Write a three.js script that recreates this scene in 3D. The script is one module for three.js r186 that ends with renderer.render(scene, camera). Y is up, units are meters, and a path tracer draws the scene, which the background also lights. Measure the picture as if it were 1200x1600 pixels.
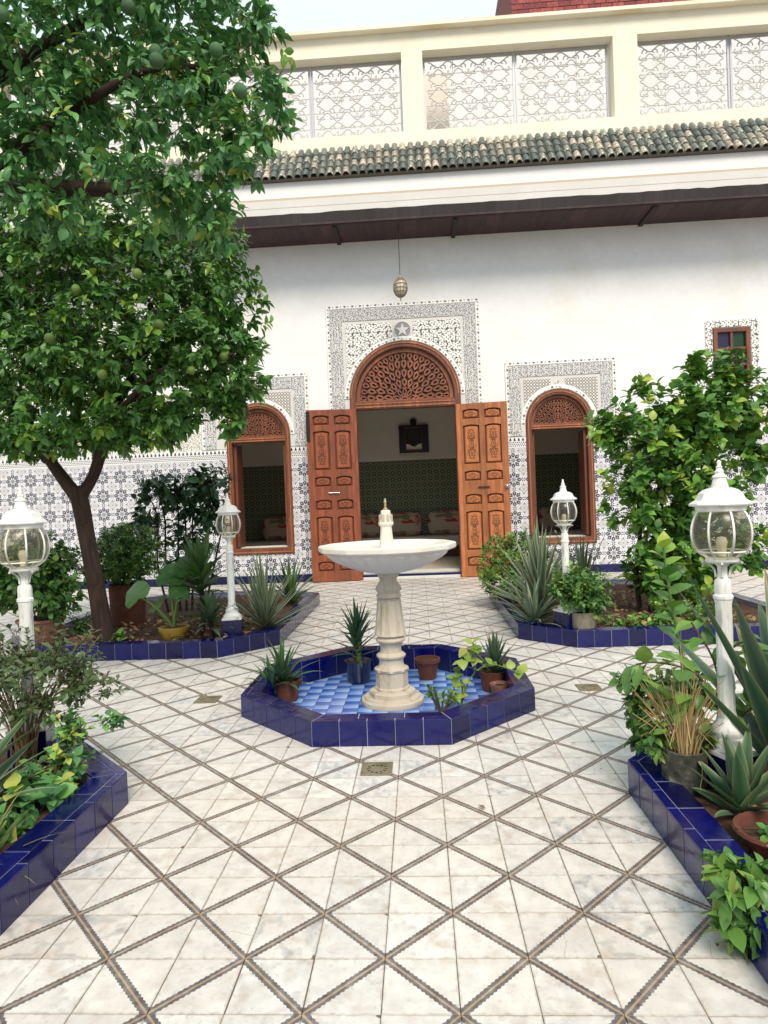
import * as THREE from 'three';
import { mergeGeometries, toCreasedNormals } from 'three/addons/utils/BufferGeometryUtils.js';
import { RoundedBoxGeometry } from 'three/addons/geometries/RoundedBoxGeometry.js';

// ------------------------------------------------------------------ camera, sky, sun, exposure
const scene = new THREE.Scene();
const camera = new THREE.PerspectiveCamera(76.607, 0.75, 0.05, 300);
camera.position.set(0, 1.4, 0);
camera.rotation.set(-0.01415, 0.05406, -0.03907, 'YXZ');
camera.updateMatrixWorld(true); camera.updateProjectionMatrix();
const renderer = new THREE.WebGLRenderer();
renderer.toneMapping = THREE.LinearToneMapping;
renderer.toneMappingExposure = 1.62;
renderer.shadowMap.enabled = true;
{ // hazy bright sky, a little bluer to one side of the zenith, thin cloud
  const W = 512, H = 256, d = new Float32Array(W * H * 4);
  const n3 = (x, y, z) => Math.sin(x * 3.1 + Math.sin(y * 2.3) * 1.7) * Math.sin(z * 2.7 + Math.sin(x * 1.9 + 1) * 1.4) * Math.sin(y * 3.3 + z * 1.2);
  for (let j = 0; j < H; j++) for (let i = 0; i < W; i++) {
    const el = ((j + 0.5) / H - 0.5) * Math.PI, az = (i + 0.5) / W * 2 * Math.PI;
    const x = Math.cos(el) * Math.cos(az), y = Math.sin(el), z = Math.cos(el) * Math.sin(az);
    const up = Math.max(0, y);
    const c = 0.5 + 0.5 * (n3(x * 1.4, y * 1.4, z * 1.4) * 0.6 + n3(x * 3.2 + 2, y * 3.2, z * 3.2 + 5) * 0.3);
    const blue = Math.min(1, Math.max(0, 0.55 - c * 0.7)) * (0.3 + 0.7 * up);
    const L = y < 0 ? 0.3 : 0.55 + 0.16 * up;
    const k = (j * W + i) * 4;
    d[k] = L * (0.92 - 0.40 * blue); d[k + 1] = L * (1.0 - 0.10 * blue); d[k + 2] = L * (1.05 + 0.08 * blue); d[k + 3] = 1;
  }
  const t = new THREE.DataTexture(d, W, H, THREE.RGBAFormat, THREE.FloatType);
  t.mapping = THREE.EquirectangularReflectionMapping; t.magFilter = THREE.LinearFilter; t.minFilter = THREE.LinearFilter; t.needsUpdate = true;
  scene.background = t; scene.environment = t;
}
const sun = new THREE.DirectionalLight(0xfff0de, 2.0);
sun.position.set(3.0, 14, 7.5); sun.target.position.set(0, 0, -5);
sun.castShadow = true; sun.shadow.radius = 42; sun.shadow.mapSize.set(2048, 2048);
Object.assign(sun.shadow.camera, { left: -14, right: 14, top: 14, bottom: -14, near: 0.5, far: 50 });
scene.add(sun, sun.target);

// ------------------------------------------------------------------ helpers
const rngOf = (a) => () => { a |= 0; a = a + 0x6D2B79F5 | 0; let t = Math.imul(a ^ a >>> 15, 1 | a); t = t + Math.imul(t ^ t >>> 7, 61 | t) ^ t; return ((t ^ t >>> 14) >>> 0) / 4294967296; };
const V = (x, y, z) => new THREE.Vector3(x, y, z);
const used = {};
function numbered(n) { const k = used[n] = (used[n] ?? -1) + 1; return k ? `${n}_${String(k).padStart(3, '0')}` : n; }
function shadow(m) { m.castShadow = m.receiveShadow = true; return m; }
function thing(name, label, category, p = [0, 0, 0], turn = 0, group) {
  const o = new THREE.Group(); o.name = numbered(name); scene.add(o);
  o.position.set(...p); o.rotation.y = turn; o.userData = { label, category };
  if (group) o.userData.group = group;
  return o;
}
const bare = (g) => { for (const k of Object.keys(g.attributes)) if (!['position', 'normal', 'uv', 'color'].includes(k)) g.deleteAttribute(k); return g; };
function merge(list) {
  list = list.map((g) => bare(g.index ? g.toNonIndexed() : g));
  const col = list.some((g) => g.attributes.color);
  for (const g of list) {
    if (!g.attributes.uv) g.setAttribute('uv', new THREE.BufferAttribute(new Float32Array(g.attributes.position.count * 2), 2));
    if (col && !g.attributes.color) g.setAttribute('color', new THREE.BufferAttribute(new Float32Array(g.attributes.position.count * 3).fill(1), 3));
  }
  return list.length === 1 ? list[0] : mergeGeometries(list);
}
function part(name, geo, mat, parent, label) {
  const m = shadow(new THREE.Mesh(Array.isArray(geo) ? merge(geo) : geo, mat)); m.name = name; parent.add(m);
  if (label) m.userData.label = label;
  return m;
}
function solo(name, geo, mat, label, category, group) {
  const m = part(numbered(name), geo, mat, scene); m.userData = { label, category }; if (group) m.userData.group = group; return m;
}
function struct(name, geo, mat) { const m = part(name, geo, mat, scene); m.userData = { kind: 'structure' }; return m; }
function dup(root, p, turn, label, s = 1) {
  const r = root.clone(); r.name = numbered(root.name.replace(/_\d+$/, '')); scene.add(r); r.position.set(...p); r.rotation.y = turn; r.scale.setScalar(s);
  r.userData = { ...root.userData, label }; return r;
}
const box = (w, h, d, x = 0, y = 0, z = 0) => { const g = new THREE.BoxGeometry(w, h, d); g.translate(x, y, z); return worldUV(g); };
const bbox = (x0, x1, y0, y1, z0, z1) => box(x1 - x0, y1 - y0, z1 - z0, (x0 + x1) / 2, (y0 + y1) / 2, (z0 + z1) / 2);
const rbox = (w, h, d, r, x = 0, y = 0, z = 0, s = 1) => { const g = new RoundedBoxGeometry(w, h, d, s, r); g.translate(x, y, z); return worldUV(g); };
function worldUV(g) { // uv in metres by the dominant axis of the normal
  g = g.index ? g.toNonIndexed() : g;
  const p = g.attributes.position, n = g.attributes.normal, uv = new Float32Array(p.count * 2);
  for (let i = 0; i < p.count; i += 3) {
    const ax = Math.abs(n.getX(i) + n.getX(i + 1) + n.getX(i + 2)), ay = Math.abs(n.getY(i) + n.getY(i + 1) + n.getY(i + 2)), az = Math.abs(n.getZ(i) + n.getZ(i + 1) + n.getZ(i + 2));
    for (let k = i; k < i + 3; k++) {
      const x = p.getX(k), y = p.getY(k), z = p.getZ(k);
      const [u, v] = az >= ax && az >= ay ? [x, y] : ay >= ax ? [x, -z] : [z, y];
      uv[k * 2] = u; uv[k * 2 + 1] = v;
    }
  }
  g.setAttribute('uv', new THREE.BufferAttribute(uv, 2)); return bare(g);
}
// a convex polygon (counter-clockwise in x, y) as a slab from z = d0 to d1, its far edge chamfered
function prism(poly, d0, d1, b = 0.002, back = false) {
  const n = poly.length, P = [], cx = poly.reduce((s, q) => s + q[0], 0) / n, cy = poly.reduce((s, q) => s + q[1], 0) / n;
  const ins = poly.map((q, i) => {
    const a = poly[(i + n - 1) % n], c = poly[(i + 1) % n];
    const e1 = [q[0] - a[0], q[1] - a[1]], e2 = [c[0] - q[0], c[1] - q[1]];
    const l1 = Math.hypot(...e1) || 1, l2 = Math.hypot(...e2) || 1;
    let nx = -e1[1] / l1 - e2[1] / l2, ny = e1[0] / l1 + e2[0] / l2; const l = Math.hypot(nx, ny) || 1;
    nx /= l; ny /= l; const k = b / Math.max(0.35, nx * -e1[1] / l1 + ny * e1[0] / l1);
    return [q[0] + nx * k, q[1] + ny * k];
  });
  const tri = (a, b2, c) => P.push(...a, ...b2, ...c);
  for (let i = 0; i < n; i++) {
    const j = (i + 1) % n, a = poly[i], c = poly[j], ai = ins[i], ci = ins[j];
    tri([...a, d0], [...c, d0], [...c, d1 - b]); tri([...a, d0], [...c, d1 - b], [...a, d1 - b]);
    tri([...a, d1 - b], [...c, d1 - b], [...ci, d1]); tri([...a, d1 - b], [...ci, d1], [...ai, d1]);
    if (i > 0 && i < n - 1) { tri([...ins[0], d1], [...ai, d1], [...ci, d1]); if (back) tri([...poly[0], d0], [...c, d0], [...a, d0]); }
  }
  const g = new THREE.BufferGeometry();
  g.setAttribute('position', new THREE.BufferAttribute(new Float32Array(P), 3));
  const uv = new Float32Array(P.length / 3 * 2);
  for (let i = 0; i < P.length / 3; i++) { uv[i * 2] = P[i * 3]; uv[i * 2 + 1] = P[i * 3 + 1]; }
  g.setAttribute('uv', new THREE.BufferAttribute(uv, 2));
  g.computeVertexNormals(); return g;
}
const rect = (x0, x1, y0, y1) => [[x0, y0], [x1, y0], [x1, y1], [x0, y1]];
const flat = (g) => { g.rotateX(-Math.PI / 2); return g; };            // slab in x, y -> lying on the ground, y becomes -z
function extr(shape, depth, bevel = 0, z = 0, seg = 24) {
  const g = new THREE.ExtrudeGeometry(shape, { depth: depth - bevel, bevelEnabled: bevel > 0, bevelSize: bevel, bevelThickness: bevel, bevelOffset: -bevel, bevelSegments: 1, curveSegments: seg });
  g.translate(0, 0, z); return worldUV(g);
}
function polyShape(pts, holes = []) { const s = new THREE.Shape(pts.map((q) => new THREE.Vector2(...q))); for (const h of holes) s.holes.push(new THREE.Path(h.map((q) => new THREE.Vector2(...q)))); return s; }
const arc = (cx, cy, r, a0, a1, n) => Array.from({ length: n + 1 }, (_, i) => [cx + r * Math.cos(a0 + (a1 - a0) * i / n), cy + r * Math.sin(a0 + (a1 - a0) * i / n)]);
// surface of revolution, seamless; mod(theta, t) multiplies the radius
function revolve(profile, segs, mod, crease = 0.5) {
  const P = [], I = [], n = profile.length;
  profile.forEach(([r, y], j) => { for (let i = 0; i < segs; i++) { const a = i / segs * 2 * Math.PI, k = mod ? mod(a, r, y, j) : 1; P.push(Math.cos(a) * r * k, y, Math.sin(a) * r * k); } });
  for (let j = 0; j < n - 1; j++) for (let i = 0; i < segs; i++) {
    const a = j * segs + i, b = j * segs + (i + 1) % segs, c = a + segs, d = b + segs;
    if (profile[j][0] > 1e-6) I.push(a, d, b);
    if (profile[j + 1][0] > 1e-6) I.push(a, c, d);
  }
  let g = new THREE.BufferGeometry(); g.setAttribute('position', new THREE.BufferAttribute(new Float32Array(P), 3)); g.setIndex(I);
  g.computeVertexNormals(); g = toCreasedNormals(g, crease);
  const p = g.attributes.position, uv = new Float32Array(p.count * 2);
  for (let i = 0; i < p.count; i++) { uv[i * 2] = Math.atan2(p.getZ(i), p.getX(i)) * 0.15; uv[i * 2 + 1] = p.getY(i); }
  g.setAttribute('uv', new THREE.BufferAttribute(uv, 2)); return g;
}
// tapered tube through points with radii
function limb(pts, radii, sides = 7) {
  const c = new THREE.CatmullRomCurve3(pts), n = Math.max(2, (pts.length - 1) * 4), P = [], I = [], UV = [];
  const fr = c.computeFrenetFrames(n);
  let L = 0, last = null;
  for (let j = 0; j <= n; j++) {
    const t = j / n, p = c.getPoint(t), f = t * (radii.length - 1), k = Math.min(radii.length - 2, Math.floor(f)), r = radii[k] + (radii[k + 1] - radii[k]) * (f - k);
    if (last) L += p.distanceTo(last); last = p;
    for (let i = 0; i <= sides; i++) { const a = i / sides * 2 * Math.PI, q = p.clone().addScaledVector(fr.normals[j], Math.cos(a) * r).addScaledVector(fr.binormals[j], Math.sin(a) * r); P.push(q.x, q.y, q.z); UV.push(i / sides * r * 6, L); }
  }
  for (let j = 0; j < n; j++) for (let i = 0; i < sides; i++) { const a = j * (sides + 1) + i, b = a + sides + 1; I.push(a, a + 1, b + 1, a, b + 1, b); }
  const g = new THREE.BufferGeometry(); g.setAttribute('position', new THREE.BufferAttribute(new Float32Array(P), 3)); g.setAttribute('uv', new THREE.BufferAttribute(new Float32Array(UV), 2)); g.setIndex(I); g.computeVertexNormals(); return g;
}
function rod(a, b, r, sides = 5) {
  const g = new THREE.CylinderGeometry(r, r, a.distanceTo(b), sides, 1, false), d = b.clone().sub(a).normalize();
  g.applyQuaternion(new THREE.Quaternion().setFromUnitVectors(V(0, 1, 0), d)); g.translate((a.x + b.x) / 2, (a.y + b.y) / 2, (a.z + b.z) / 2); return g;
}
// value noise
function noise2(seed) {
  const r = rngOf(seed), N = 256, t = Array.from({ length: N * N }, r);
  const at = (x, y) => t[((y & 255) << 8) | (x & 255)], s = (a) => a * a * (3 - 2 * a);
  const n = (x, y) => { const i = Math.floor(x), j = Math.floor(y), u = s(x - i), v = s(y - j); return (at(i, j) * (1 - u) + at(i + 1, j) * u) * (1 - v) + (at(i, j + 1) * (1 - u) + at(i + 1, j + 1) * u) * v; };
  return (x, y, o = 4) => { let a = 0, k = 0.5; for (let q = 0; q < o; q++) { a += k * n(x, y); x = x * 2 + 17.3; y = y * 2 + 5.1; k *= 0.5; } return a / (1 - Math.pow(0.5, o)); };
}
const N1 = noise2(11), N2 = noise2(23);
function canvas(w, h, draw) { const c = document.createElement('canvas'); c.width = w; c.height = h; draw(c.getContext('2d'), w, h); return c; }
function tex(c, srgb, rx = 1, ry = rx) { const t = new THREE.CanvasTexture(c); if (srgb) t.colorSpace = THREE.SRGBColorSpace; t.wrapS = t.wrapT = THREE.RepeatWrapping; t.repeat.set(rx, ry); return t; }
// tileable noise picture: f(u, v) -> [r, g, b] 0..255, blended at the edges
function noisePic(w, h, f) {
  return canvas(w, h, (g) => {
    const im = g.createImageData(w, h);
    for (let y = 0; y < h; y++) for (let x = 0; x < w; x++) { const c = f(x, y), k = (y * w + x) * 4; im.data[k] = c[0]; im.data[k + 1] = c[1]; im.data[k + 2] = c[2]; im.data[k + 3] = 255; }
    g.putImageData(im, 0, 0);
  });
}
const tn = (N, x, y, w, h, s, o) => { // tileable
  const u = x / w, v = y / h, a = N(u * s, v * s, o), b = N((u + 1) * s, v * s, o), c = N(u * s, (v + 1) * s, o), d = N((u + 1) * s, (v + 1) * s, o);
  return (a * u + b * (1 - u)) * v + (c * u + d * (1 - u)) * (1 - v);
};
const std = (o) => new THREE.MeshStandardMaterial(o);
const phys = (o) => new THREE.MeshPhysicalMaterial(o);
const lin = (r, g, b) => new THREE.Color().setRGB(r, g, b);

// ------------------------------------------------------------------ materials
const M = {};
{
  const rr = rngOf(5);
  const plaster = noisePic(512, 512, (x, y) => { const a = tn(N1, x, y, 512, 512, 5, 5), b = tn(N2, x, y, 512, 512, 40, 3), s = tn(N2, x, y, 512, 512, 3, 4); const k = 236 + (a - 0.5) * 18 + (b - 0.5) * 10; const w = Math.max(0, s - 0.56) * 70; return [k - w * 0.3, k - w * 0.5, k - w]; });
  const plasterB = noisePic(512, 512, (x, y) => { const k = 128 + (tn(N1, x, y, 512, 512, 8, 5) - 0.5) * 120 + (tn(N2, x, y, 512, 512, 60, 2) - 0.5) * 60; return [k, k, k]; });
  M.plaster = std({ map: tex(plaster, true, 0.35), bumpMap: tex(plasterB, false, 0.6), bumpScale: 0.006, roughness: 0.92 });
  M.whiteTrim = std({ color: 0xe9e7e2, map: tex(plaster, true, 0.5), bumpMap: tex(plasterB, false, 0.9), bumpScale: 0.004, roughness: 0.85 });
  const cream = noisePic(512, 512, (x, y) => { const a = tn(N1, x, y, 512, 512, 6, 5), b = tn(N2, x, y, 512, 512, 14, 4), s = tn(N2, x + 90, y, 512, 512, 4, 5); const w = Math.max(0, s - 0.58) * 230, k = (a - 0.5) * 26 + (b - 0.5) * 14; return [244 + k - w * 0.5, 237 + k - w * 0.75, 216 + k - w]; });
  M.cream = std({ map: tex(cream, true, 0.3), bumpMap: tex(plasterB, false, 0.6), bumpScale: 0.006, roughness: 0.9 });
  M.greyPlaster = std({ color: 0xf0ebe0, map: tex(plaster, true, 0.35), roughness: 0.9 });
  // wood
  const wood = (r, g, b, seed) => noisePic(512, 512, (x, y) => { const warp = tn(N1, x, y + seed, 512, 512, 3, 3) * 30, gr = tn(N2, x * 1 + warp, y * 0.06, 512, 512, 26, 4), fine = tn(N1, x, y * 0.04, 512, 512, 80, 2), bl = tn(N2, x, y + 50, 512, 512, 3, 3); const k = 0.62 + gr * 0.5 + (fine - 0.5) * 0.22 + (bl - 0.5) * 0.35; return [Math.min(255, r * k), Math.min(255, g * k), Math.min(255, b * k)]; });
  const wb = noisePic(256, 256, (x, y) => { const k = tn(N2, x, y * 0.05, 256, 256, 30, 3) * 255; return [k, k, k]; });
  M.doorDark = phys({ map: tex(wood(150, 78, 46, 0), true, 1.4), bumpMap: tex(wb, false, 2), bumpScale: 0.001, roughness: 0.42, clearcoat: 0.25, clearcoatRoughness: 0.3 });
  M.doorLight = phys({ map: tex(wood(188, 114, 66, 90), true, 1.4), bumpMap: tex(wb, false, 2), bumpScale: 0.001, roughness: 0.45, clearcoat: 0.2, clearcoatRoughness: 0.35 });
  M.frameWood = phys({ map: tex(wood(128, 74, 52, 30), true, 1.7), bumpMap: tex(wb, false, 2), bumpScale: 0.001, roughness: 0.5, clearcoat: 0.15 });
  M.lattice = std({ map: tex(wood(150, 90, 62, 60), true, 1.5), roughness: 0.55 });
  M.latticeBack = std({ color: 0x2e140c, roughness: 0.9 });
  M.soffit = std({ map: tex(wood(74, 52, 54, 10), true, 0.7), roughness: 0.75 });
  M.fascia = std({ map: tex(wood(56, 50, 50, 10), true, 0.5), roughness: 0.85 });
  // carved motif on the door panels: a bump, with shade of the hollows also put into the colour
  const carve = (w, h, draw) => canvas(w, h, (g) => { g.fillStyle = '#808080'; g.fillRect(0, 0, w, h); draw(g); });
  const motif = (g, cx, cy, s) => { g.lineWidth = s * 0.09; for (let k = 0; k < 3; k++) { g.strokeStyle = ['#202020', '#f0f0f0', '#303030'][k]; g.beginPath(); g.ellipse(cx, cy, s * (0.75 - k * 0.22), s * (0.5 - k * 0.14), 0, 0, 7); g.stroke(); } };
  const small = carve(256, 170, (g) => { g.fillStyle = '#0c0c0c'; for (const [x, y] of [[30, 28], [226, 28], [30, 142], [226, 142]]) { g.beginPath(); g.ellipse(x, y, 20, 9, x < 128 === y < 85 ? -0.6 : 0.6, 0, 7); g.fill(); } g.lineWidth = 9; for (let k = 0; k < 4; k++) { g.strokeStyle = k % 2 ? '#ffffff' : '#101010'; g.beginPath(); const a = 96 - k * 22, b = 62 - k * 14; g.moveTo(128 - a, 85); g.quadraticCurveTo(128 - a * 0.4, 85 - b * 0.7, 128, 85 - b); g.quadraticCurveTo(128 + a * 0.4, 85 - b * 0.7, 128 + a, 85); g.quadraticCurveTo(128 + a * 0.4, 85 + b * 0.7, 128, 85 + b); g.quadraticCurveTo(128 - a * 0.4, 85 + b * 0.7, 128 - a, 85); g.stroke(); } });
  const tall = carve(256, 640, (g) => { g.fillStyle = '#0c0c0c'; for (const cy of [235, 405]) for (let k = 0; k < 6; k++) { g.save(); g.translate(128, cy); g.rotate(k * Math.PI / 3); g.beginPath(); g.ellipse(0, -32, 10, 24, 0, 0, 7); g.fill(); g.restore(); } for (const [cy, f] of [[150, 1], [490, -1]]) for (const m of [-1, 1]) for (let k = 0; k < 4; k++) { g.save(); g.translate(128 + m * (64 - k * 8), cy + f * (70 - k * 48)); g.rotate(m * (0.7 + k * 0.25) * f); g.beginPath(); g.ellipse(0, 0, 8, 22, 0, 0, 7); g.fill(); g.restore(); } for (const [cy, s, f] of [[150, 60, 1], [320, 44, 1], [490, 60, -1]]) { g.strokeStyle = '#101010'; g.lineWidth = 12; for (const q of [1, 0.62, 0.3]) { g.beginPath(); g.moveTo(128, cy - s * 1.5 * q); g.bezierCurveTo(128 - s * 1.3 * q, cy - s * 0.4, 128 - s * 0.9 * q, cy + s * 0.8, 128, cy + s * 1.4 * q); g.bezierCurveTo(128 + s * 0.9 * q, cy + s * 0.8, 128 + s * 1.3 * q, cy - s * 0.4, 128, cy - s * 1.5 * q); g.stroke(); g.strokeStyle = q > 0.7 ? '#ffffff' : '#101010'; } g.strokeStyle = '#181818'; g.lineWidth = 9; for (const m of [-1, 1]) { g.beginPath(); g.moveTo(128, cy + f * s * 1.45); g.quadraticCurveTo(128 + m * 80, cy + f * s * 1.2, 128 + m * 62, cy + f * s * 0.2); g.stroke(); } } });
  const shadedTint = (bump, base, mul) => { const c = canvas(bump.width, bump.height, (g, w, h) => { const im = bump.getContext('2d').getImageData(0, 0, w, h), o = g.createImageData(w, h); for (let i = 0; i < w * h; i++) { const x = i % w, y = (i / w) | 0, v = (im.data[i * 4] - 128) / 128, k = mul * (0.86 + N1(x * 0.05, y * 0.012, 4) * 0.3 + (v < 0 ? v * 0.42 : v * 0.08)); o.data[i * 4] = base[0] * k; o.data[i * 4 + 1] = base[1] * k; o.data[i * 4 + 2] = base[2] * k; o.data[i * 4 + 3] = 255; } g.putImageData(o, 0, 0); }); return tex(c, true); };
  M.panelSmall = [std({ map: shadedTint(small, [152, 82, 50], 0.96), bumpMap: tex(small), bumpScale: 0.012, roughness: 0.5 }), std({ map: shadedTint(small, [184, 114, 68], 0.98), bumpMap: tex(small), bumpScale: 0.012, roughness: 0.5 })];
  M.panelTall = [std({ map: shadedTint(tall, [152, 82, 50], 0.96), bumpMap: tex(tall), bumpScale: 0.012, roughness: 0.5 }), std({ map: shadedTint(tall, [184, 114, 68], 0.98), bumpMap: tex(tall), bumpScale: 0.012, roughness: 0.5 })];
  // carved strip on the window frames
  // blue and white printed dado tiles: one repeat is 0.345 m
  const rose = (g, S) => {
    g.fillStyle = '#dedde0'; g.fillRect(0, 0, S, S);
    const kite = (cx, cy, a, r0, r1, w) => {
      g.save(); g.translate(cx, cy); g.rotate(a);
      g.fillStyle = '#393a44'; g.beginPath(); g.moveTo(0, -r1); g.lineTo(w, -(r0 + r1) / 2 - (r1 - r0) * 0.05); g.lineTo(w * 0.62, -r0 - (r1 - r0) * 0.1); g.lineTo(0, -r0); g.lineTo(-w * 0.62, -r0 - (r1 - r0) * 0.1); g.lineTo(-w, -(r0 + r1) / 2 - (r1 - r0) * 0.05); g.closePath(); g.fill();
      g.strokeStyle = '#8d8f9c'; g.lineWidth = S * 0.008; g.stroke();
      g.fillStyle = '#c9cad2'; g.beginPath(); g.ellipse(0, -(r0 + r1) / 2 - S * 0.005, w * 0.22, (r1 - r0) * 0.24, 0, 0, 7); g.fill();
      g.restore();
    };
    for (const [cx, cy] of [[0, 0], [S, 0], [0, S], [S, S]]) {
      g.strokeStyle = '#6a6b74'; g.lineWidth = S * 0.018;
      for (let k = 0; k < 16; k++) { const a = (k + 0.5) * Math.PI / 8; g.beginPath(); g.moveTo(cx + Math.cos(a) * S * 0.05, cy + Math.sin(a) * S * 0.05); g.lineTo(cx + Math.cos(a + (k % 2 ? 0.09 : -0.09)) * S * 0.2, cy + Math.sin(a + (k % 2 ? 0.09 : -0.09)) * S * 0.2); g.stroke(); }
      g.fillStyle = '#90929c'; g.beginPath(); for (let k = 0; k < 16; k++) { const r = S * (k % 2 ? 0.05 : 0.1), a = k * Math.PI / 8; g.lineTo(cx + Math.cos(a) * r, cy + Math.sin(a) * r); } g.fill();
      for (let k = 0; k < 8; k++) kite(cx, cy, k * Math.PI / 4, S * 0.165, S * 0.42, S * 0.104);
    }
    const c = S / 2; // medallion in the middle of four roses
    for (const [r, f] of [[0.175, '#6d6f80'], [0.155, '#e6e5e4'], [0.115, '#6a6c7e'], [0.1, '#dcdbd8'], [0.055, '#5b5d70'], [0.038, '#e2dfd8'], [0.016, '#3a3c4c']]) { g.fillStyle = f; g.beginPath(); g.arc(c, c, S * r, 0, 7); g.fill(); }
    for (const [x, y] of [[S / 2, 0], [0, S / 2], [S, S / 2], [S / 2, S]]) { g.fillStyle = '#5c5e72'; for (let k = 0; k < 4; k++) { g.save(); g.translate(x, y); g.rotate(k * Math.PI / 2 + Math.PI / 4); g.beginPath(); g.moveTo(0, -S * 0.13); g.lineTo(S * 0.035, -S * 0.075); g.lineTo(0, -S * 0.03); g.lineTo(-S * 0.035, -S * 0.075); g.fill(); g.restore(); } }
    g.fillStyle = '#4a4c60';
    for (let k = 0; k < 8; k++) { g.save(); g.translate(c, c); g.rotate(k * Math.PI / 4 + Math.PI / 8); g.beginPath(); g.moveTo(0, -S * 0.25); g.lineTo(S * 0.025, -S * 0.2); g.lineTo(-S * 0.025, -S * 0.2); g.fill(); g.restore(); }
    for (let k = 0; k < 4; k++) { g.save(); g.translate(c, c); g.rotate(k * Math.PI / 2); g.beginPath(); g.moveTo(0, -S * 0.31); g.lineTo(S * 0.05, -S * 0.2); g.lineTo(-S * 0.05, -S * 0.2); g.fill(); g.restore(); }
    g.strokeStyle = '#747688'; g.lineWidth = S * 0.012;
    for (let k = 0; k < 4; k++) { g.save(); g.translate(c, c); g.rotate(k * Math.PI / 2); g.beginPath(); g.moveTo(-S * 0.5, -S * 0.43); g.lineTo(-S * 0.42, -S * 0.5); g.moveTo(S * 0.2, -S * 0.2); g.lineTo(S * 0.07, -S * 0.33); g.lineTo(0, -S * 0.5); g.lineTo(-S * 0.07, -S * 0.33); g.lineTo(-S * 0.2, -S * 0.2); g.stroke(); g.restore(); }
  };
  const roseC = canvas(384, 384, (g, S) => { rose(g, S); });
  M.dado = phys({ map: tex(roseC, true, 1 / 0.345), roughness: 0.32, clearcoat: 0.3, clearcoatRoughness: 0.2 });
  const crown = canvas(64, 256, (g, w, h) => { // one merlon wide: black spear points over a small chequer
    g.fillStyle = '#e8e7e4'; g.fillRect(0, 0, w, h);
    g.fillStyle = '#1d1e2a'; g.beginPath(); g.moveTo(32, 8); g.lineTo(46, 62); g.lineTo(50, 92); g.lineTo(14, 92); g.lineTo(18, 62); g.fill();
    g.fillStyle = '#34364a'; for (let r = 0; r < 3; r++) for (let c = -1; c < 3; c++) { const x = c * 32 + (r % 2) * 16 + 8, y = 130 + r * 38; g.beginPath(); g.moveTo(x, y - 15); g.lineTo(x + 13, y); g.lineTo(x, y + 15); g.lineTo(x - 13, y); g.fill(); }
    g.fillStyle = '#9a9cac'; g.fillRect(0, 104, w, 5); g.fillRect(0, 246, w, 6);
  });
  M.crown = phys({ map: tex(crown, true, 1 / 0.075, 1 / 0.2), roughness: 0.35, clearcoat: 0.3 });
  const zel = canvas(256, 256, (g, S) => { // dark green interior tiles
    g.fillStyle = '#a2a88c'; g.fillRect(0, 0, S, S);
    for (let i = 0; i <= 2; i++) for (let j = 0; j <= 2; j++) { const x = i * 128, y = j * 128; g.fillStyle = '#31533f'; for (let k = 0; k < 8; k++) { g.save(); g.translate(x, y); g.rotate(k * Math.PI / 4); g.beginPath(); g.moveTo(0, -58); g.lineTo(15, -36); g.lineTo(0, -18); g.lineTo(-15, -36); g.fill(); g.restore(); } g.fillStyle = '#c0b48a'; g.beginPath(); g.arc(x, y, 11, 0, 7); g.fill(); }
    for (let i = 0; i < 2; i++) for (let j = 0; j < 2; j++) { g.fillStyle = '#363b54'; g.beginPath(); g.arc(i * 128 + 64, j * 128 + 64, 20, 0, 7); g.fill(); g.fillStyle = '#c9c6a6'; g.beginPath(); g.arc(i * 128 + 64, j * 128 + 64, 9, 0, 7); g.fill(); }
  });
  M.zellij = phys({ color: 0xc8c8b8, map: tex(zel, true, 1 / 0.3), roughness: 0.6 });
  // carved plaster strips: arabesque scrolls cut into white stucco, ground in a darker grey
  const rs = rngOf(91);
  const scroll = (g, x, y, s, a, flip) => { g.save(); g.translate(x, y); g.rotate(a); g.scale(s * flip, s); g.beginPath(); for (let t = 0; t <= 26; t++) { const q = t / 26, r = 1 - q * 0.82, an = q * 5.6; g.lineTo(Math.cos(an) * r, Math.sin(an) * r); } g.stroke(); g.restore(); };
  const stucco = (S, bg, fg, lw, dens, seed, bars) => {
    const c = canvas(S, S, (g) => {
      g.fillStyle = bg; g.fillRect(0, 0, S, S); g.lineCap = 'round'; g.strokeStyle = fg; g.fillStyle = fg;
      const q = rngOf(seed);
      for (let i = 0; i < dens; i++) for (let j = 0; j < dens; j++) {
        const st = S / dens, x = (i + 0.5) * st, y = (j + 0.5) * st, a = q() * 6.3, f = (i + j) % 2 ? 1 : -1;
        for (const ox of [-S, 0, S]) for (const oy of [-S, 0, S]) {
          if (x + ox < -st * 2 || x + ox > S + st * 2 || y + oy < -st * 2 || y + oy > S + st * 2) continue;
          g.lineWidth = lw / st * 2.6; scroll(g, x + ox, y + oy, st * 0.52, a, f);
          for (let k = 0; k < 3; k++) { const aa = a + k * 2.1; g.save(); g.translate(x + ox + Math.cos(aa) * st * 0.56, y + oy + Math.sin(aa) * st * 0.56); g.rotate(aa + 0.9); g.beginPath(); g.ellipse(0, 0, st * 0.2, st * 0.085, 0, 0, 7); g.fill(); g.restore(); }
        }
      }
      if (bars) for (let i = 0; i < 8; i++) { const x = (i + 0.5) * S / 8; g.lineWidth = S * 0.012; g.beginPath(); g.moveTo(x, S * 0.2); g.lineTo(x, S * 0.72); g.quadraticCurveTo(x + S * 0.05, S * 0.84, x + S * 0.06, S * 0.6); g.stroke(); }
    });
    return c;
  };
  const mk = (c, rep, bs) => std({ map: tex(c, true, rep), bumpMap: tex(c, false, rep), bumpScale: bs, roughness: 0.9 });
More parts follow.
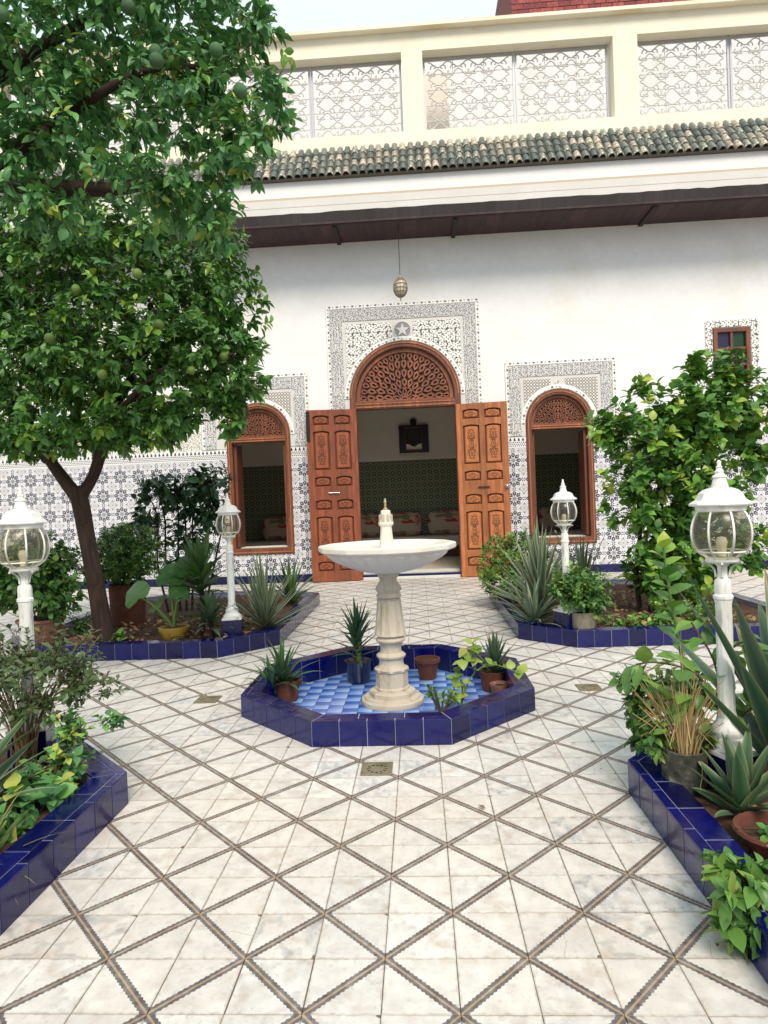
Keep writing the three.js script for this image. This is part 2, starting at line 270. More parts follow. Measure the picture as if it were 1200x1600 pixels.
  M.stuccoBorder = mk(stucco(1024, '#8b8c91', '#e9e8e4', 12, 15, 3, true), 1 / 0.8, 0.03);
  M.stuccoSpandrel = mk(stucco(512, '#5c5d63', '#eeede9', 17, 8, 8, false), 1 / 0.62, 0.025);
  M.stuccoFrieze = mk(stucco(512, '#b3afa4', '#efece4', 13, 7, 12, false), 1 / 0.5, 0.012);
  const lozenge = canvas(128, 128, (g, S) => { g.fillStyle = '#8c8b86'; g.fillRect(0, 0, S, S); g.fillStyle = '#e6e3da'; for (let i = 0; i < 3; i++) for (let j = 0; j < 3; j++) { const x = i * 64, y = j * 64; g.beginPath(); g.moveTo(x, y - 25); g.lineTo(x + 25, y); g.lineTo(x, y + 25); g.lineTo(x - 25, y); g.fill(); } g.fillStyle = '#e6e3da'; for (let i = 0; i < 2; i++) for (let j = 0; j < 2; j++) { g.beginPath(); g.arc(i * 64 + 32, j * 64 + 32, 13, 0, 7); g.fill(); } });
  M.stuccoLozenge = mk(lozenge, 1 / 0.11, 0.01);
  const bead = canvas(128, 64, (g, w, h) => { g.fillStyle = '#efeeea'; g.fillRect(0, 0, w, h); g.fillStyle = '#6e7076'; g.beginPath(); g.moveTo(20, 32); g.lineTo(46, 12); g.lineTo(72, 32); g.lineTo(46, 52); g.fill(); g.beginPath(); g.arc(104, 32, 9, 0, 7); g.fill(); });
  M.stuccoBead = mk(bead, 1 / 0.14, 0.006); M.stuccoBead.map.repeat.set(1 / 0.14, 1 / 0.07); M.stuccoBead.bumpMap.repeat.set(1 / 0.14, 1 / 0.07);
  // glazed blue
  const glaze = noisePic(256, 256, (x, y) => { const k = 0.75 + tn(N1, x, y, 256, 256, 6, 4) * 0.5, d = Math.max(0, tn(N2, x, y, 256, 256, 18, 3) - 0.66) * 160; return [7 * k + d * 0.5, 11 * k + d * 0.5, 84 * k + d * 0.5]; });
  const glazeR = noisePic(256, 256, (x, y) => { const k = 14 + Math.pow(tn(N2, x, y, 256, 256, 9, 4), 1.6) * 120; return [k, k, k]; });
  const glazeB = noisePic(256, 256, (x, y) => { const k = tn(N1, x, y, 256, 256, 7, 3) * 255; return [k, k, k]; });
  M.blue = [0, 1, 2].map((i) => phys({ color: [0xffffff, 0xc0c0d8, 0x9a9cc0][i], map: tex(glaze, true, 2.1 + i * 0.3), roughnessMap: tex(glazeR, false, 2), bumpMap: tex(glazeB, false, 4), bumpScale: 0.0012, roughness: 0.85 }));
  M.grout = std({ color: 0x9498ac, roughness: 0.95 });
  // soil
  const soilC = noisePic(512, 512, (x, y) => { const a = tn(N1, x, y, 512, 512, 9, 5), b = tn(N2, x, y, 512, 512, 60, 3), k = 0.45 + a * 0.7 + (b - 0.5) * 0.7; return [96 * k, 66 * k, 48 * k]; });
  const soilB = noisePic(512, 512, (x, y) => { const k = (tn(N1, x, y, 512, 512, 20, 5) * 0.6 + tn(N2, x, y, 512, 512, 70, 2) * 0.4) * 255; return [k, k, k]; });
  M.soil = std({ map: tex(soilC, true, 0.9), bumpMap: tex(soilB, false, 0.9), bumpScale: 0.04, roughness: 1 });
  // bark
  const barkC = noisePic(256, 512, (x, y) => { const a = tn(N1, x, y * 0.25, 256, 512, 14, 5), b = tn(N2, x, y, 256, 512, 6, 4), k = 0.5 + a * 0.7 + (b - 0.5) * 0.5; return [70 * k, 52 * k, 42 * k]; });
  M.bark = std({ map: tex(barkC, true, 3, 1.6), bumpMap: tex(barkC, false, 3, 1.6), bumpScale: 0.012, roughness: 0.95 });
  M.twig = std({ color: 0x5b4936, roughness: 0.9 });
  M.greenStem = std({ color: 0x5f7a3a, roughness: 0.7 });
  // painted white metal, glass, marble, brass
  const dirt = noisePic(256, 256, (x, y) => { const k = 236 - Math.max(0, tn(N1, x, y, 256, 256, 5, 5) - 0.5) * 220 - (tn(N2, x, y, 256, 256, 30, 2)) * 10; return [k, k, k - 6]; });
  M.lampPaint = phys({ map: tex(dirt, true, 2.5), roughness: 0.38, clearcoat: 0.2 });
  M.lampGlass = phys({ color: 0xdedbcb, transmission: 1, thickness: 0, roughness: 0.28, ior: 1.5 });
  const stone = noisePic(512, 512, (x, y) => { const a = tn(N1, x, y, 512, 512, 5, 5), b = tn(N2, x, y, 512, 512, 40, 3), s = Math.max(0, tn(N2, x + 77, y * 0.5, 512, 512, 8, 5) - 0.52) * 210, k = 224 + (a - 0.5) * 26 + (b - 0.5) * 16; return [k - s * 0.5, k - 6 - s * 0.7, k - 16 - s]; });
  const stoneB = noisePic(256, 256, (x, y) => { const k = (tn(N1, x, y, 256, 256, 20, 4) * 0.6 + tn(N2, x, y, 256, 256, 60, 2) * 0.4) * 255; return [k, k, k]; });
  M.marble = std({ map: tex(stone, true, 1.6), bumpMap: tex(stoneB, false, 3), bumpScale: 0.003, roughness: 0.62 });
  M.marbleOld = std({ color: 0xd9d3c9, map: tex(stone, true, 2.2), bumpMap: tex(stoneB, false, 3), bumpScale: 0.005, roughness: 0.75 });
  M.brass = std({ color: 0xc2b48a, metalness: 0.7, roughness: 0.4 });
  M.lanternMetal = std({ color: 0x9b917a, metalness: 0.6, roughness: 0.45 });
  M.iron = std({ color: 0x2a2626, metalness: 0.5, roughness: 0.5 });
  M.chrome = std({ color: 0xc8c8c8, metalness: 0.95, roughness: 0.25 });
  M.grillePaint = std({ color: 0xcfcdc8, roughness: 0.5, metalness: 0.1 });
  M.grilleFrame = std({ color: 0xaeb0b4, roughness: 0.45, metalness: 0.3 });
  // terracotta and other pots
  const terra = noisePic(256, 256, (x, y) => { const a = tn(N1, x, y, 256, 256, 5, 5), s = Math.max(0, tn(N2, x, y, 256, 256, 5, 4) - 0.55) * 180, k = 0.8 + a * 0.4; return [Math.min(255, 134 * k + s), Math.min(255, 92 * k + s), Math.min(255, 74 * k + s)]; });
  const terraB = noisePic(256, 256, (x, y) => { const k = tn(N2, x, y, 256, 256, 40, 3) * 255; return [k, k, k]; });
  M.terra = std({ map: tex(terra, true, 2.5), bumpMap: tex(terraB, false, 4), bumpScale: 0.003, roughness: 0.9 });
  M.terraDark = std({ color: 0xb09488, map: tex(terra, true, 3.1), bumpMap: tex(terraB, false, 4), bumpScale: 0.004, roughness: 0.92 });
  M.bluePot = phys({ color: 0x10143a, roughness: 0.3, clearcoat: 0.5 });
  M.yellowPot = std({ color: 0xb8963c, map: tex(dirt, true, 3), roughness: 0.6 });
  M.palePot = std({ color: 0x9c9786, map: tex(dirt, true, 3), bumpMap: tex(terraB, false, 3), bumpScale: 0.004, roughness: 0.85 });
  const bag = noisePic(256, 256, (x, y) => { const a = tn(N1, x, y * 3, 256, 256, 5, 5), s = Math.max(0, tn(N2, x, y, 256, 256, 9, 4) - 0.5) * 130, k = 0.6 + a * 0.7; return [62 * k + s, 62 * k + s, 54 * k + s * 0.8]; });
  M.bag = std({ map: tex(bag, true, 2.5), bumpMap: tex(bag, false, 2.5), bumpScale: 0.02, roughness: 0.7 });
  // roof tiles
  M.roofTile = [[0x50, 0x5b, 0x57], [0x68, 0x6d, 0x67], [0x90, 0x8a, 0x7e], [0xaa, 0xa0, 0x92], [0x45, 0x4e, 0x4e], [0x7a, 0x7d, 0x74]].map(([r, g, b], i) => phys({ map: tex(noisePic(128, 128, (x, y) => { const k = 0.65 + tn(N1, x + i * 31, y, 128, 128, 7, 4) * 0.7, s = Math.max(0, tn(N2, x, y + i * 17, 128, 128, 6, 4) - 0.56) * 260; return [Math.min(255, r * k + s), Math.min(255, g * k + s), Math.min(255, b * k + s * 0.8)]; }), true, 5), roughness: 0.5, clearcoat: 0.25, clearcoatRoughness: 0.3 }));
  M.brick = [0, 1, 2].map((i) => std({ map: tex(noisePic(128, 128, (x, y) => { const k = 0.7 + tn(N1, x + i * 40, y, 128, 128, 6, 4) * 0.6; return [[148, 134, 160][i] * k, [78, 70, 88][i] * k, [76, 72, 82][i] * k]; }), true, 3), roughness: 0.9 }));
  M.mortar = std({ color: 0x8d5a52, roughness: 1 }); M.concrete = std({ color: 0x8a8884, map: tex(plaster, true, 0.5), roughness: 0.95 });
  // pool floor tiles: the print runs from pale to strong blue across each tile
  const grad = (a, b) => tex(canvas(64, 64, (g) => { const q = g.createLinearGradient(0, 0, 64, 26); q.addColorStop(0, a); q.addColorStop(1, b); g.fillStyle = q; g.fillRect(0, 0, 64, 64); }), true);
  M.poolTile = [phys({ map: grad('#5d86cf', '#a9c2ea'), roughness: 0.25, clearcoat: 0.4 }), phys({ map: grad('#23489c', '#5b84cc'), roughness: 0.25, clearcoat: 0.4 }), phys({ map: grad('#2f58ac', '#7fa2de'), roughness: 0.25, clearcoat: 0.4 })];
  M.poolGrout = std({ color: 0xa8b6d4, roughness: 0.9 });
  // cushions
  const cush = canvas(256, 256, (g, w, h) => { g.fillStyle = '#b8a490'; g.fillRect(0, 0, w, h); const q = rngOf(4); for (let i = 0; i < 26; i++) { const x = q() * w, y = q() * h, s = 14 + q() * 22; g.fillStyle = ['#b84a3e', '#c8705a', '#6f7a54', '#bc9c84', '#a03c34'][i % 5]; for (let k = 0; k < 5; k++) { g.beginPath(); g.ellipse(x + Math.cos(k * 1.26) * s * 0.5, y + Math.sin(k * 1.26) * s * 0.5, s * 0.5, s * 0.3, k * 1.26, 0, 7); g.fill(); } } });
  M.cushion = std({ map: tex(cush, true, 2), roughness: 0.95 });
  M.sofa = std({ color: 0xb8b2a4, roughness: 0.95 }); M.sofaBase = std({ color: 0x5a2f22, roughness: 0.7 });
  M.green = phys({ color: 0x2f8f5c, transmission: 0.85, thickness: 0, roughness: 0.25 }); M.purple = phys({ color: 0x5a4f8a, transmission: 0.8, thickness: 0, roughness: 0.25 }); M.darkRed = phys({ color: 0x6b3034, transmission: 0.8, thickness: 0, roughness: 0.25 });
  M.black = std({ color: 0x15121a, roughness: 0.4 });
  M.drain = std({ color: 0x9a9078, map: tex(dirt, true, 4), metalness: 0.35, roughness: 0.6 });
  M.hole = std({ color: 0x0c0b0a, roughness: 1 });
}

// ------------------------------------------------------------------ paved floor
const T = 0.21757, GX = -0.15617, GZ = -1.95968;
const POOL = { x: -0.265, z: -4.665, a: 0.975 };
const oct = (a) => Array.from({ length: 8 }, (_, k) => { const t = (k + 0.5) * Math.PI / 4, r = a / Math.cos(Math.PI / 8); return [POOL.x + r * Math.cos(t), POOL.z + r * Math.sin(t)]; });
const BEDS = {
  leftFar: [[-1.94, -5.97], [-3.75, -5.97], [-4.25, -6.45], [-4.25, -9.1], [-3.75, -9.6], [-1.94, -9.6], [-1.45, -9.1], [-1.45, -6.46]],
  rightFar: [[3.25, -5.99], [1.40, -5.99], [0.93, -6.44], [0.93, -9.1], [1.4, -9.6], [3.25, -9.6], [3.73, -9.1], [3.73, -6.45]],
  leftNear: [[-1.45, 0.3], [-4.25, 0.3], [-4.25, -3.02], [-3.75, -3.5], [-1.94, -3.5], [-1.445, -3.02]],
  rightNear: [[3.73, 0.3], [0.93, 0.3], [0.925, -3.06], [1.38, -3.52], [3.25, -3.52], [3.73, -3.05]],
};
const inPoly = (p, x, z) => { let c = false; for (let i = 0, j = p.length - 1; i < p.length; j = i++) if ((p[i][1] > z) !== (p[j][1] > z) && x < (p[j][0] - p[i][0]) * (z - p[i][1]) / (p[j][1] - p[i][1]) + p[i][0]) c = !c; return c; };
function clipHalf(poly, a, b, keepLeft) { // side of the directed line a -> b
  const s = (q) => ((b[0] - a[0]) * (q[1] - a[1]) - (b[1] - a[1]) * (q[0] - a[0])) * (keepLeft ? 1 : -1), out = [];
  for (let i = 0; i < poly.length; i++) { const p = poly[i], q = poly[(i + 1) % poly.length], u = s(p), v = s(q); if (u >= 0) out.push(p); if (u * v < 0) { const t = u / (u - v); out.push([p[0] + (q[0] - p[0]) * t, p[1] + (q[1] - p[1]) * t]); } }
  return out;
}
function minusConvex(poly, hole) { // hole is counter-clockwise in (x, z); returns convex pieces
  const out = []; let rest = poly;
  for (let i = 0; i < hole.length && rest.length > 2; i++) { const a = hole[i], b = hole[(i + 1) % hole.length], o = clipHalf(rest, a, b, false); if (o.length > 2) out.push(o); rest = clipHalf(rest, a, b, true); }
  return out;
}
const proj = new THREE.Matrix4().multiplyMatrices(camera.projectionMatrix, camera.matrixWorldInverse);
const inView = (p, m = 1.05) => { const q = p.clone().applyMatrix4(proj); return q.z < 1 && Math.abs(q.x) < m && Math.abs(q.y) < m; };
{
  // sixteen printed cement tiles: pale marbled ground, a serrated dark band with an ochre core along one diagonal
  const S = 512, R = rngOf(77);
  const atlas = canvas(S * 4, S * 4, (g) => {
    for (let t = 0; t < 16; t++) {
      const im = g.createImageData(S, S), ox = (t % 4) * S, oy = (t >> 2) * S, warm = R() * 14 - 4, dim = R() * 12, cloudy = 0.7 + R() * 0.9, sp = R() * 300;
      const worn = R(), smudge = R() < 0.4 ? 0.7 : 0.15, chip = R() < 0.4 ? [R() < 0.5 ? 0 : S, R() < 0.5 ? 0 : S, 14 + R() * 26] : null, crack = t === 5 || t === 11 ? [S * (0.2 + R() * 0.6), R() * 0.8 - 0.4] : null;
      for (let y = 0; y < S; y++) for (let x = 0; x < S; x++) {
        const k = (y * S + x) * 4, n = N1(x / 90 + sp, y / 90 + t * 9.1, 5), m = N2(x / 34 + sp, y / 34, 4), f = N1(x / 5, y / 5 + sp, 2);
        let r = 215 - dim - (n - 0.5) * 30 * cloudy - Math.max(0, m - 0.62) * 60 * cloudy + (f - 0.5) * 9;
        let c = [r, r - 3 - warm * 0.3 - Math.max(0, n - 0.6) * 26 * cloudy, r - 9 - warm * 0.55 - Math.max(0, n - 0.6) * 42 * cloudy];
        const sm = Math.max(0, N2(x / 120 + sp * 2, y / 70 + sp, 5) - 0.5) * smudge; c = [c[0] * (1 - sm * 0.9), c[1] * (1 - sm * 0.8), c[2] * (1 - sm * 0.68)]; if (chip && Math.hypot(x - chip[0], y - chip[1]) < chip[2] * (0.6 + m * 0.8)) c = [120, 104, 90]; if (crack && Math.abs(x - crack[0] - crack[1] * y - (m - 0.5) * 60) < 1.6) c = [110, 98, 88];
        const edge = Math.min(x, y, S - 1 - x, S - 1 - y), eg = Math.max(0, 1 - edge / (7 + m * 22)) * (0.3 + 0.5 * m); c = c.map((v, q) => v * (1 - eg * [0.26, 0.3, 0.35][q]));
        // the band; u runs across the diagonal, v along it, both in tile widths
        const u = (x - y) / S * Math.SQRT1_2, v = (x + y) / S * Math.SQRT1_2, au = Math.abs(u);
        const saw = Math.abs(((v * 13 + 50) % 1) - 0.5) * 0.036, W = 0.058 + saw;
        if (au < W) {
          const wear = Math.min(1, 0.62 + N2(x / 40, y / 40 + sp, 4) * 0.55 - worn * 0.14);
          let b; if (au < 0.015) b = [160, 134, 106]; else if (au < 0.022) b = [96, 85, 78]; else b = [80, 77, 77];
          b = b.map((q) => q + (f - 0.5) * 26 + (m - 0.5) * 40);
          c = c.map((q, i) => q * (1 - wear * 0.95) + b[i] * wear * 0.95);
        }
        im.data[k] = c[0]; im.data[k + 1] = c[1]; im.data[k + 2] = c[2]; im.data[k + 3] = 255;
      }
      g.putImageData(im, ox, oy);
    }
  });
  const rough = noisePic(256, 256, (x, y) => { const k = 95 + tn(N1, x, y, 256, 256, 6, 5) * 110; return [k, k, k]; });
  const at = tex(atlas, true), rt = tex(rough, false, 5);
  M.floorTile = phys({ vertexColors: true, map: at, roughnessMap: rt, roughness: 0.95, clearcoat: 0.06, clearcoatRoughness: 0.35 });
  const bed = std({ color: 0x6f5f52, roughness: 1 });
  // the ground: one sheet to the horizon with the pool cut out, the mortar bed of the tiles
  const gs = polyShape([[-60, -60], [60, -60], [60, 60], [-60, 60]], [oct(0.93).map(([x, z]) => [x, -z])]);
  const floor = struct('floor', flat(worldUV(new THREE.ShapeGeometry(gs))).translate(0, -0.003, 0), bed);
  const hole = oct(0.9), tiles = [], gap = 0.0011;
  const bedIn = Object.values(BEDS).map((p) => { const cx = p.reduce((s, q) => s + q[0], 0) / p.length, cz = p.reduce((s, q) => s + q[1], 0) / p.length; return p.map(([x, z]) => [cx + (x - cx) * 0.93, cz + (z - cz) * 0.95]); });
  for (let j = -16; j < 46; j++) for (let i = -42; i < 42; i++) {
    const x0 = GX + T * i, z0 = GZ - T * j; if (z0 - T < -11.79) continue;
    const cs = [[x0, z0], [x0 + T, z0], [x0, z0 - T], [x0 + T, z0 - T]];
    if (bedIn.some((p) => cs.every(([x, z]) => inPoly(p, x, z)))) continue;
    if (cs.every(([x, z]) => inPoly(hole, x, z))) continue;
    const v = Math.floor(R() * 16), flip = (i + j) % 2 !== 0, half = R() < 0.5, dy = (R() - 0.5) * 0.002, g2 = gap * (0.6 + R() * R() * 1.6), sink = R() * 0.0006;
    let polys = [[[x0 + g2, -z0 + g2], [x0 + T - g2, -z0 + g2], [x0 + T - g2, -z0 + T - g2], [x0 + g2, -z0 + T - g2]]];
    if (Math.hypot(x0 + T / 2 - POOL.x, z0 - T / 2 - POOL.z) < 1.3) polys = minusConvex(polys[0].map(([x, y]) => [x, -y]).reverse(), hole).map((p) => p.map(([x, z]) => [x, -z]).reverse());
    polys = polys.filter((p) => p.length > 2 && Math.abs(p.reduce((s, q, k) => { const w = p[(k + 1) % p.length]; return s + q[0] * w[1] - w[0] * q[1]; }, 0)) > 1e-4);
    if (!polys.length) continue;
    const geo = merge(polys.map((p) => {
      const g = prism(p, -0.002, 0.006 + dy, 0.0009), uv = g.attributes.uv;
      for (let k = 0; k < uv.count; k++) {
        let a = (uv.getX(k) - x0) / T, b = (uv.getY(k) + z0) / T; if (flip) [a, b] = [1 - a, b]; if (half) [a, b] = [b, a];
        // canvas rows run downward: the band runs from (0, 0) to (1, 1) of the picture
        a = 0.003 + Math.min(1, Math.max(0, a)) * 0.994; b = 0.003 + Math.min(1, Math.max(0, b)) * 0.994;
        uv.setXY(k, ((v % 4) + a) / 4, 1 - ((v >> 2) + b) / 4);
      }
      flat(g);
      const col = new Float32Array(uv.count * 3), pp = g.attributes.position, tone = 0.97 + R() * 0.06;
      for (let k = 0; k < uv.count; k++) { // dirt and faint rusty stains that run across several tiles
        const x = pp.getX(k), z = pp.getZ(k), n = N2(x * 1.3 + 40, z * 1.3 + 80, 4), q = Math.max(0, N1(x * 0.55 + 60, z * 0.55 + 30, 4) - 0.52) * 1.5, v = tone * (1.0 - Math.max(0, n - 0.5) * 0.42);
        const near = Math.max(0, 1 - Math.abs(Math.hypot(x - POOL.x, z - POOL.z) - 1.1) / 0.22) * N2(x * 5, z * 5, 3) * 0.16;
        col[k * 3] = v - near * 0.7; col[k * 3 + 1] = v * (1 - q * 0.17) - near * 0.85; col[k * 3 + 2] = v * (1 - q * 0.3) - near;
      }
      g.setAttribute('color', new THREE.BufferAttribute(col, 3)); return g;
    }));
    const c = V(x0 + T / 2, 0, z0 - T / 2), clear = !Object.values(BEDS).some((p) => inPoly(p, c.x, c.z));
    tiles.push({ geo, d: inView(c) && clear ? c.distanceTo(camera.position) : 1e3 + c.length() });
  }
  tiles.sort((a, b) => a.d - b.d);
  tiles.slice(0, 300).forEach((t) => part('tile', t.geo, M.floorTile, floor));
  part('tiles', tiles.slice(300).map((t) => t.geo), M.floorTile, floor).userData.kind = 'stuff';
  for (const m of floor.children) m.position.y = 0.0;
}

// ------------------------------------------------------------------ blue tiled kerbs: pool and planter beds
const BR = rngOf(31);
const pickBlue = () => M.blue[BR() < 0.55 ? 0 : BR() < 0.6 ? 1 : 2];
function offsetPoly(p, d) { // inward for a ring listed clockwise or counter-clockwise in (x, z)
  let A = 0; p.forEach((q, i) => { const w = p[(i + 1) % p.length]; A += q[0] * w[1] - w[0] * q[1]; }); const s = A > 0 ? 1 : -1, n = p.length;
  return p.map((q, i) => { const a = p[(i + n - 1) % n], c = p[(i + 1) % n]; const u = [q[0] - a[0], q[1] - a[1]], v = [c[0] - q[0], c[1] - q[1]], lu = Math.hypot(...u), lv = Math.hypot(...v); const n1 = [-u[1] / lu * s, u[0] / lu * s], n2 = [-v[1] / lv * s, v[0] / lv * s], k = d / (1 + n1[0] * n2[0] + n1[1] * n2[1]); return [q[0] + (n1[0] + n2[0]) * k, q[1] + (n1[1] + n2[1]) * k]; });
}
function kerb(parent, ring, h, w, tile, innerFace, innerBottom, skip = () => false) {
  const inner = offsetPoly(ring, w), lip = offsetPoly(ring, 0.042), core = offsetPoly(ring, 0.0026), coreIn = offsetPoly(ring, w - 0.0026), n = ring.length;
  const k = part('kerb', (() => { const g = new THREE.ExtrudeGeometry(polyShape(core.map(([x, z]) => [x, -z]), [coreIn.map(([x, z]) => [x, -z])]), { depth: h - 0.0022 + 0.05, bevelEnabled: false }); return flat(g).translate(0, -0.05, 0); })(), M.grout, parent);
  const faceTile = (a, b, y0, y1, out, thick) => { // upright tile between ground points a and b, facing to the right of a -> b when out = 1
    const L = Math.hypot(b[0] - a[0], b[1] - a[1]), gp = 0.0015, geo = prism(rect(gp, L - gp, y0 + gp, y1 - gp), -0.003, thick, 0.0018);
    const X = V(b[0] - a[0], 0, b[1] - a[1]).normalize(), Y = V(0, 1, 0), Z = X.clone().cross(Y);
    geo.applyMatrix4(new THREE.Matrix4().makeBasis(X, Y, Z).setPosition(a[0], 0, a[1])); return geo;
  };
  const topTile = (q) => { let A = 0; q.forEach((p, i) => { const c = q[(i + 1) % 4]; A += p[0] * -c[1] + c[0] * p[1]; }); let p = q.map(([x, z]) => [x, -z]); if (A < 0) p = p.reverse(); const c = [p.reduce((s, v) => s + v[0], 0) / 4, p.reduce((s, v) => s + v[1], 0) / 4]; p = p.map(([x, y]) => { const l = Math.hypot(x - c[0], y - c[1]); return [x - (x - c[0]) / l * 0.0024, y - (y - c[1]) / l * 0.0024]; }); return flat(prism(p, h - 0.006, h, 0.0022)); };
  let A = 0; ring.forEach((q, i) => { const c = ring[(i + 1) % n]; A += q[0] * c[1] - c[0] * q[1]; });
  const order = A > 0 ? 1 : -1;                                    // faces must look away from the bed
  const put = (g) => { const m = part('tile', g, pickBlue(), k); m.position.set((BR() - 0.5) * 0.001, (BR() - 0.5) * 0.001, (BR() - 0.5) * 0.001); return m; };
  for (let i = 0; i < n; i++) {
    const j = (i + 1) % n, a = ring[i], b = ring[j]; if (skip(a, b)) continue;
    const L = Math.hypot(b[0] - a[0], b[1] - a[1]), m = Math.max(1, Math.round(L / tile)), at = (p, q, t) => [p[0] + (q[0] - p[0]) * t, p[1] + (q[1] - p[1]) * t];
    const ia = inner[i], ib = inner[j], la = lip[i], lb = lip[j], ca = core[i], cb = core[j];
    const foot = (P, Q, t) => { if (t <= 0) return P; if (t >= 1) return Q; const o = at(a, b, t), d = [(b[0] - a[0]) / L, (b[1] - a[1]) / L], s = (o[0] - P[0]) * d[0] + (o[1] - P[1]) * d[1]; return [P[0] + d[0] * s, P[1] + d[1] * s]; };
    for (let q = 0; q < m; q++) {
      const t0 = q / m, t1 = (q + 1) / m, o0 = foot(ca, cb, t0), o1 = foot(ca, cb, t1);
      put(order > 0 ? faceTile(o1, o0, 0.004, h - 0.004, 1, 0.0028).applyMatrix4(new THREE.Matrix4()) : faceTile(o0, o1, 0.004, h - 0.004, 1, 0.0028));
      put(topTile([foot(a, b, t0), foot(a, b, t1), foot(la, lb, t1), foot(la, lb, t0)]));
    }
    const m2 = Math.max(1, Math.round(L / (tile * 1.5)));
    for (let q = 0; q < m2; q++) { const t0 = q / m2, t1 = (q + 1) / m2; put(topTile([foot(la, lb, t0), foot(la, lb, t1), foot(ia, ib, t1), foot(ia, ib, t0)])); }
    if (innerFace) {
      const Li = Math.hypot(ib[0] - ia[0], ib[1] - ia[1]), m3 = Math.max(1, Math.round(Li / tile));
      const ka = coreIn[i], kb = coreIn[j];
      for (let q = 0; q < m3; q++) { const p0 = at(ka, kb, q / m3), p1 = at(ka, kb, (q + 1) / m3); put(order > 0 ? faceTile(p0, p1, innerBottom, h - 0.004, 1, 0.0028) : faceTile(p1, p0, innerBottom, h - 0.004, 1, 0.0028)); }
    }
  }
  return inner;
}
{
  const pool = thing('octagonal_pool', 'low octagonal dry pool with dark blue tiled rim around the white fountain', 'pool');
  const ring = oct(POOL.a), inner = kerb(pool, ring, 0.155, 0.13, 0.163, true, -0.03);
  const base = part('pool_floor', flat(worldUV(new THREE.ShapeGeometry(polyShape(oct(0.95).map(([x, z]) => [x, -z]))))).translate(0, -0.042, 0), M.poolGrout, pool);
  const R = rngOf(8), w = 0.107, hh = 0.081, clip = offsetPoly(inner, 0.004);
  for (let r = -14; r <= 14; r++) for (let c = -12; c <= 12; c++) {
    const x0 = POOL.x + c * w, z0 = POOL.z + r * hh;
    let p = [[x0 + 0.001, z0 + 0.001], [x0 + w - 0.001, z0 + 0.001], [x0 + w - 0.001, z0 + hh - 0.001], [x0 + 0.001, z0 + hh - 0.001]];
    for (let i = 0; i < 8 && p.length > 2; i++) p = clipHalf(p, clip[i], clip[(i + 1) % 8], true);
    if (p.length < 3) continue;
    const g = prism(p.map(([x, z]) => [x, -z]).reverse(), -0.042, -0.03 + R() * 0.001, 0.001), uv = g.attributes.uv;
    for (let k = 0; k < uv.count; k++) uv.setXY(k, (uv.getX(k) - x0) / w, (uv.getY(k) + z0 + hh) / hh);
    const odd = (r + c) & 1; part('tile', flat(g), M.poolTile[odd ? (R() < 0.75 ? 1 : 2) : 0], base);
  }
}
function bed(label, ring, seed, skip) {
  const b = thing('planter_bed', label, 'planter bed', [0, 0, 0], 0, 'blue tiled planter beds');
  const inner = kerb(b, ring, 0.16, 0.145, 0.16, false, 0, skip);
  // soil: a lumpy sheet inside the kerb
  const xs = inner.map((p) => p[0]), zs = inner.map((p) => p[1]), x0 = Math.min(...xs), x1 = Math.max(...xs), z0 = Math.min(...zs), z1 = Math.max(...zs), st = 0.06;
  const P = [], I = [], nx = Math.ceil((x1 - x0) / st), nz = Math.ceil((z1 - z0) / st), id = new Map(), big = offsetPoly(inner, -0.03);
  for (let j = 0; j <= nz; j++) for (let i = 0; i <= nx; i++) { const x = x0 + (x1 - x0) * i / nx, z = z0 + (z1 - z0) * j / nz; P.push(x, 0.1 + (N1(x * 3 + seed, z * 3, 4) - 0.45) * 0.10 + (N2(x * 14, z * 14 + seed, 3) - 0.5) * 0.045, z); }
  for (let j = 0; j < nz; j++) for (let i = 0; i < nx; i++) { const a = j * (nx + 1) + i, c = a + nx + 1, x = P[a * 3] + st / 2, z = P[a * 3 + 2] + st / 2; if (inPoly(big, x, z)) I.push(a, c, a + 1, a + 1, c, c + 1); }
  const g = new THREE.BufferGeometry(); g.setAttribute('position', new THREE.BufferAttribute(new Float32Array(P), 3)); g.setIndex(I); g.computeVertexNormals();
  const uv = new Float32Array(P.length / 3 * 2); for (let i = 0; i < P.length / 3; i++) { uv[i * 2] = P[i * 3]; uv[i * 2 + 1] = P[i * 3 + 2]; } g.setAttribute('uv', new THREE.BufferAttribute(uv, 2));
  part('soil', g, M.soil, b);
  return b;
}
const soilY = (x, z, seed) => 0.1 + (N1(x * 3 + seed, z * 3, 4) - 0.45) * 0.10;
const bedFL = bed('blue tiled planter bed with trunk and pots in front of the left arched window', BEDS.leftFar, 1);
const bedFR = bed('blue tiled planter bed with leafy shrub beside the right arched window', BEDS.rightFar, 2);
const bedNL = bed('nearest blue tiled planter bed at left edge, with twiggy shrub', BEDS.leftNear, 3, (a, b) => a[1] > 0.2 && b[1] > 0.2);
const bedNR = bed('nearest blue tiled planter bed at right edge, with grey plant bag and clay pot', BEDS.rightNear, 4, (a, b) => a[1] > 0.2 && b[1] > 0.2);

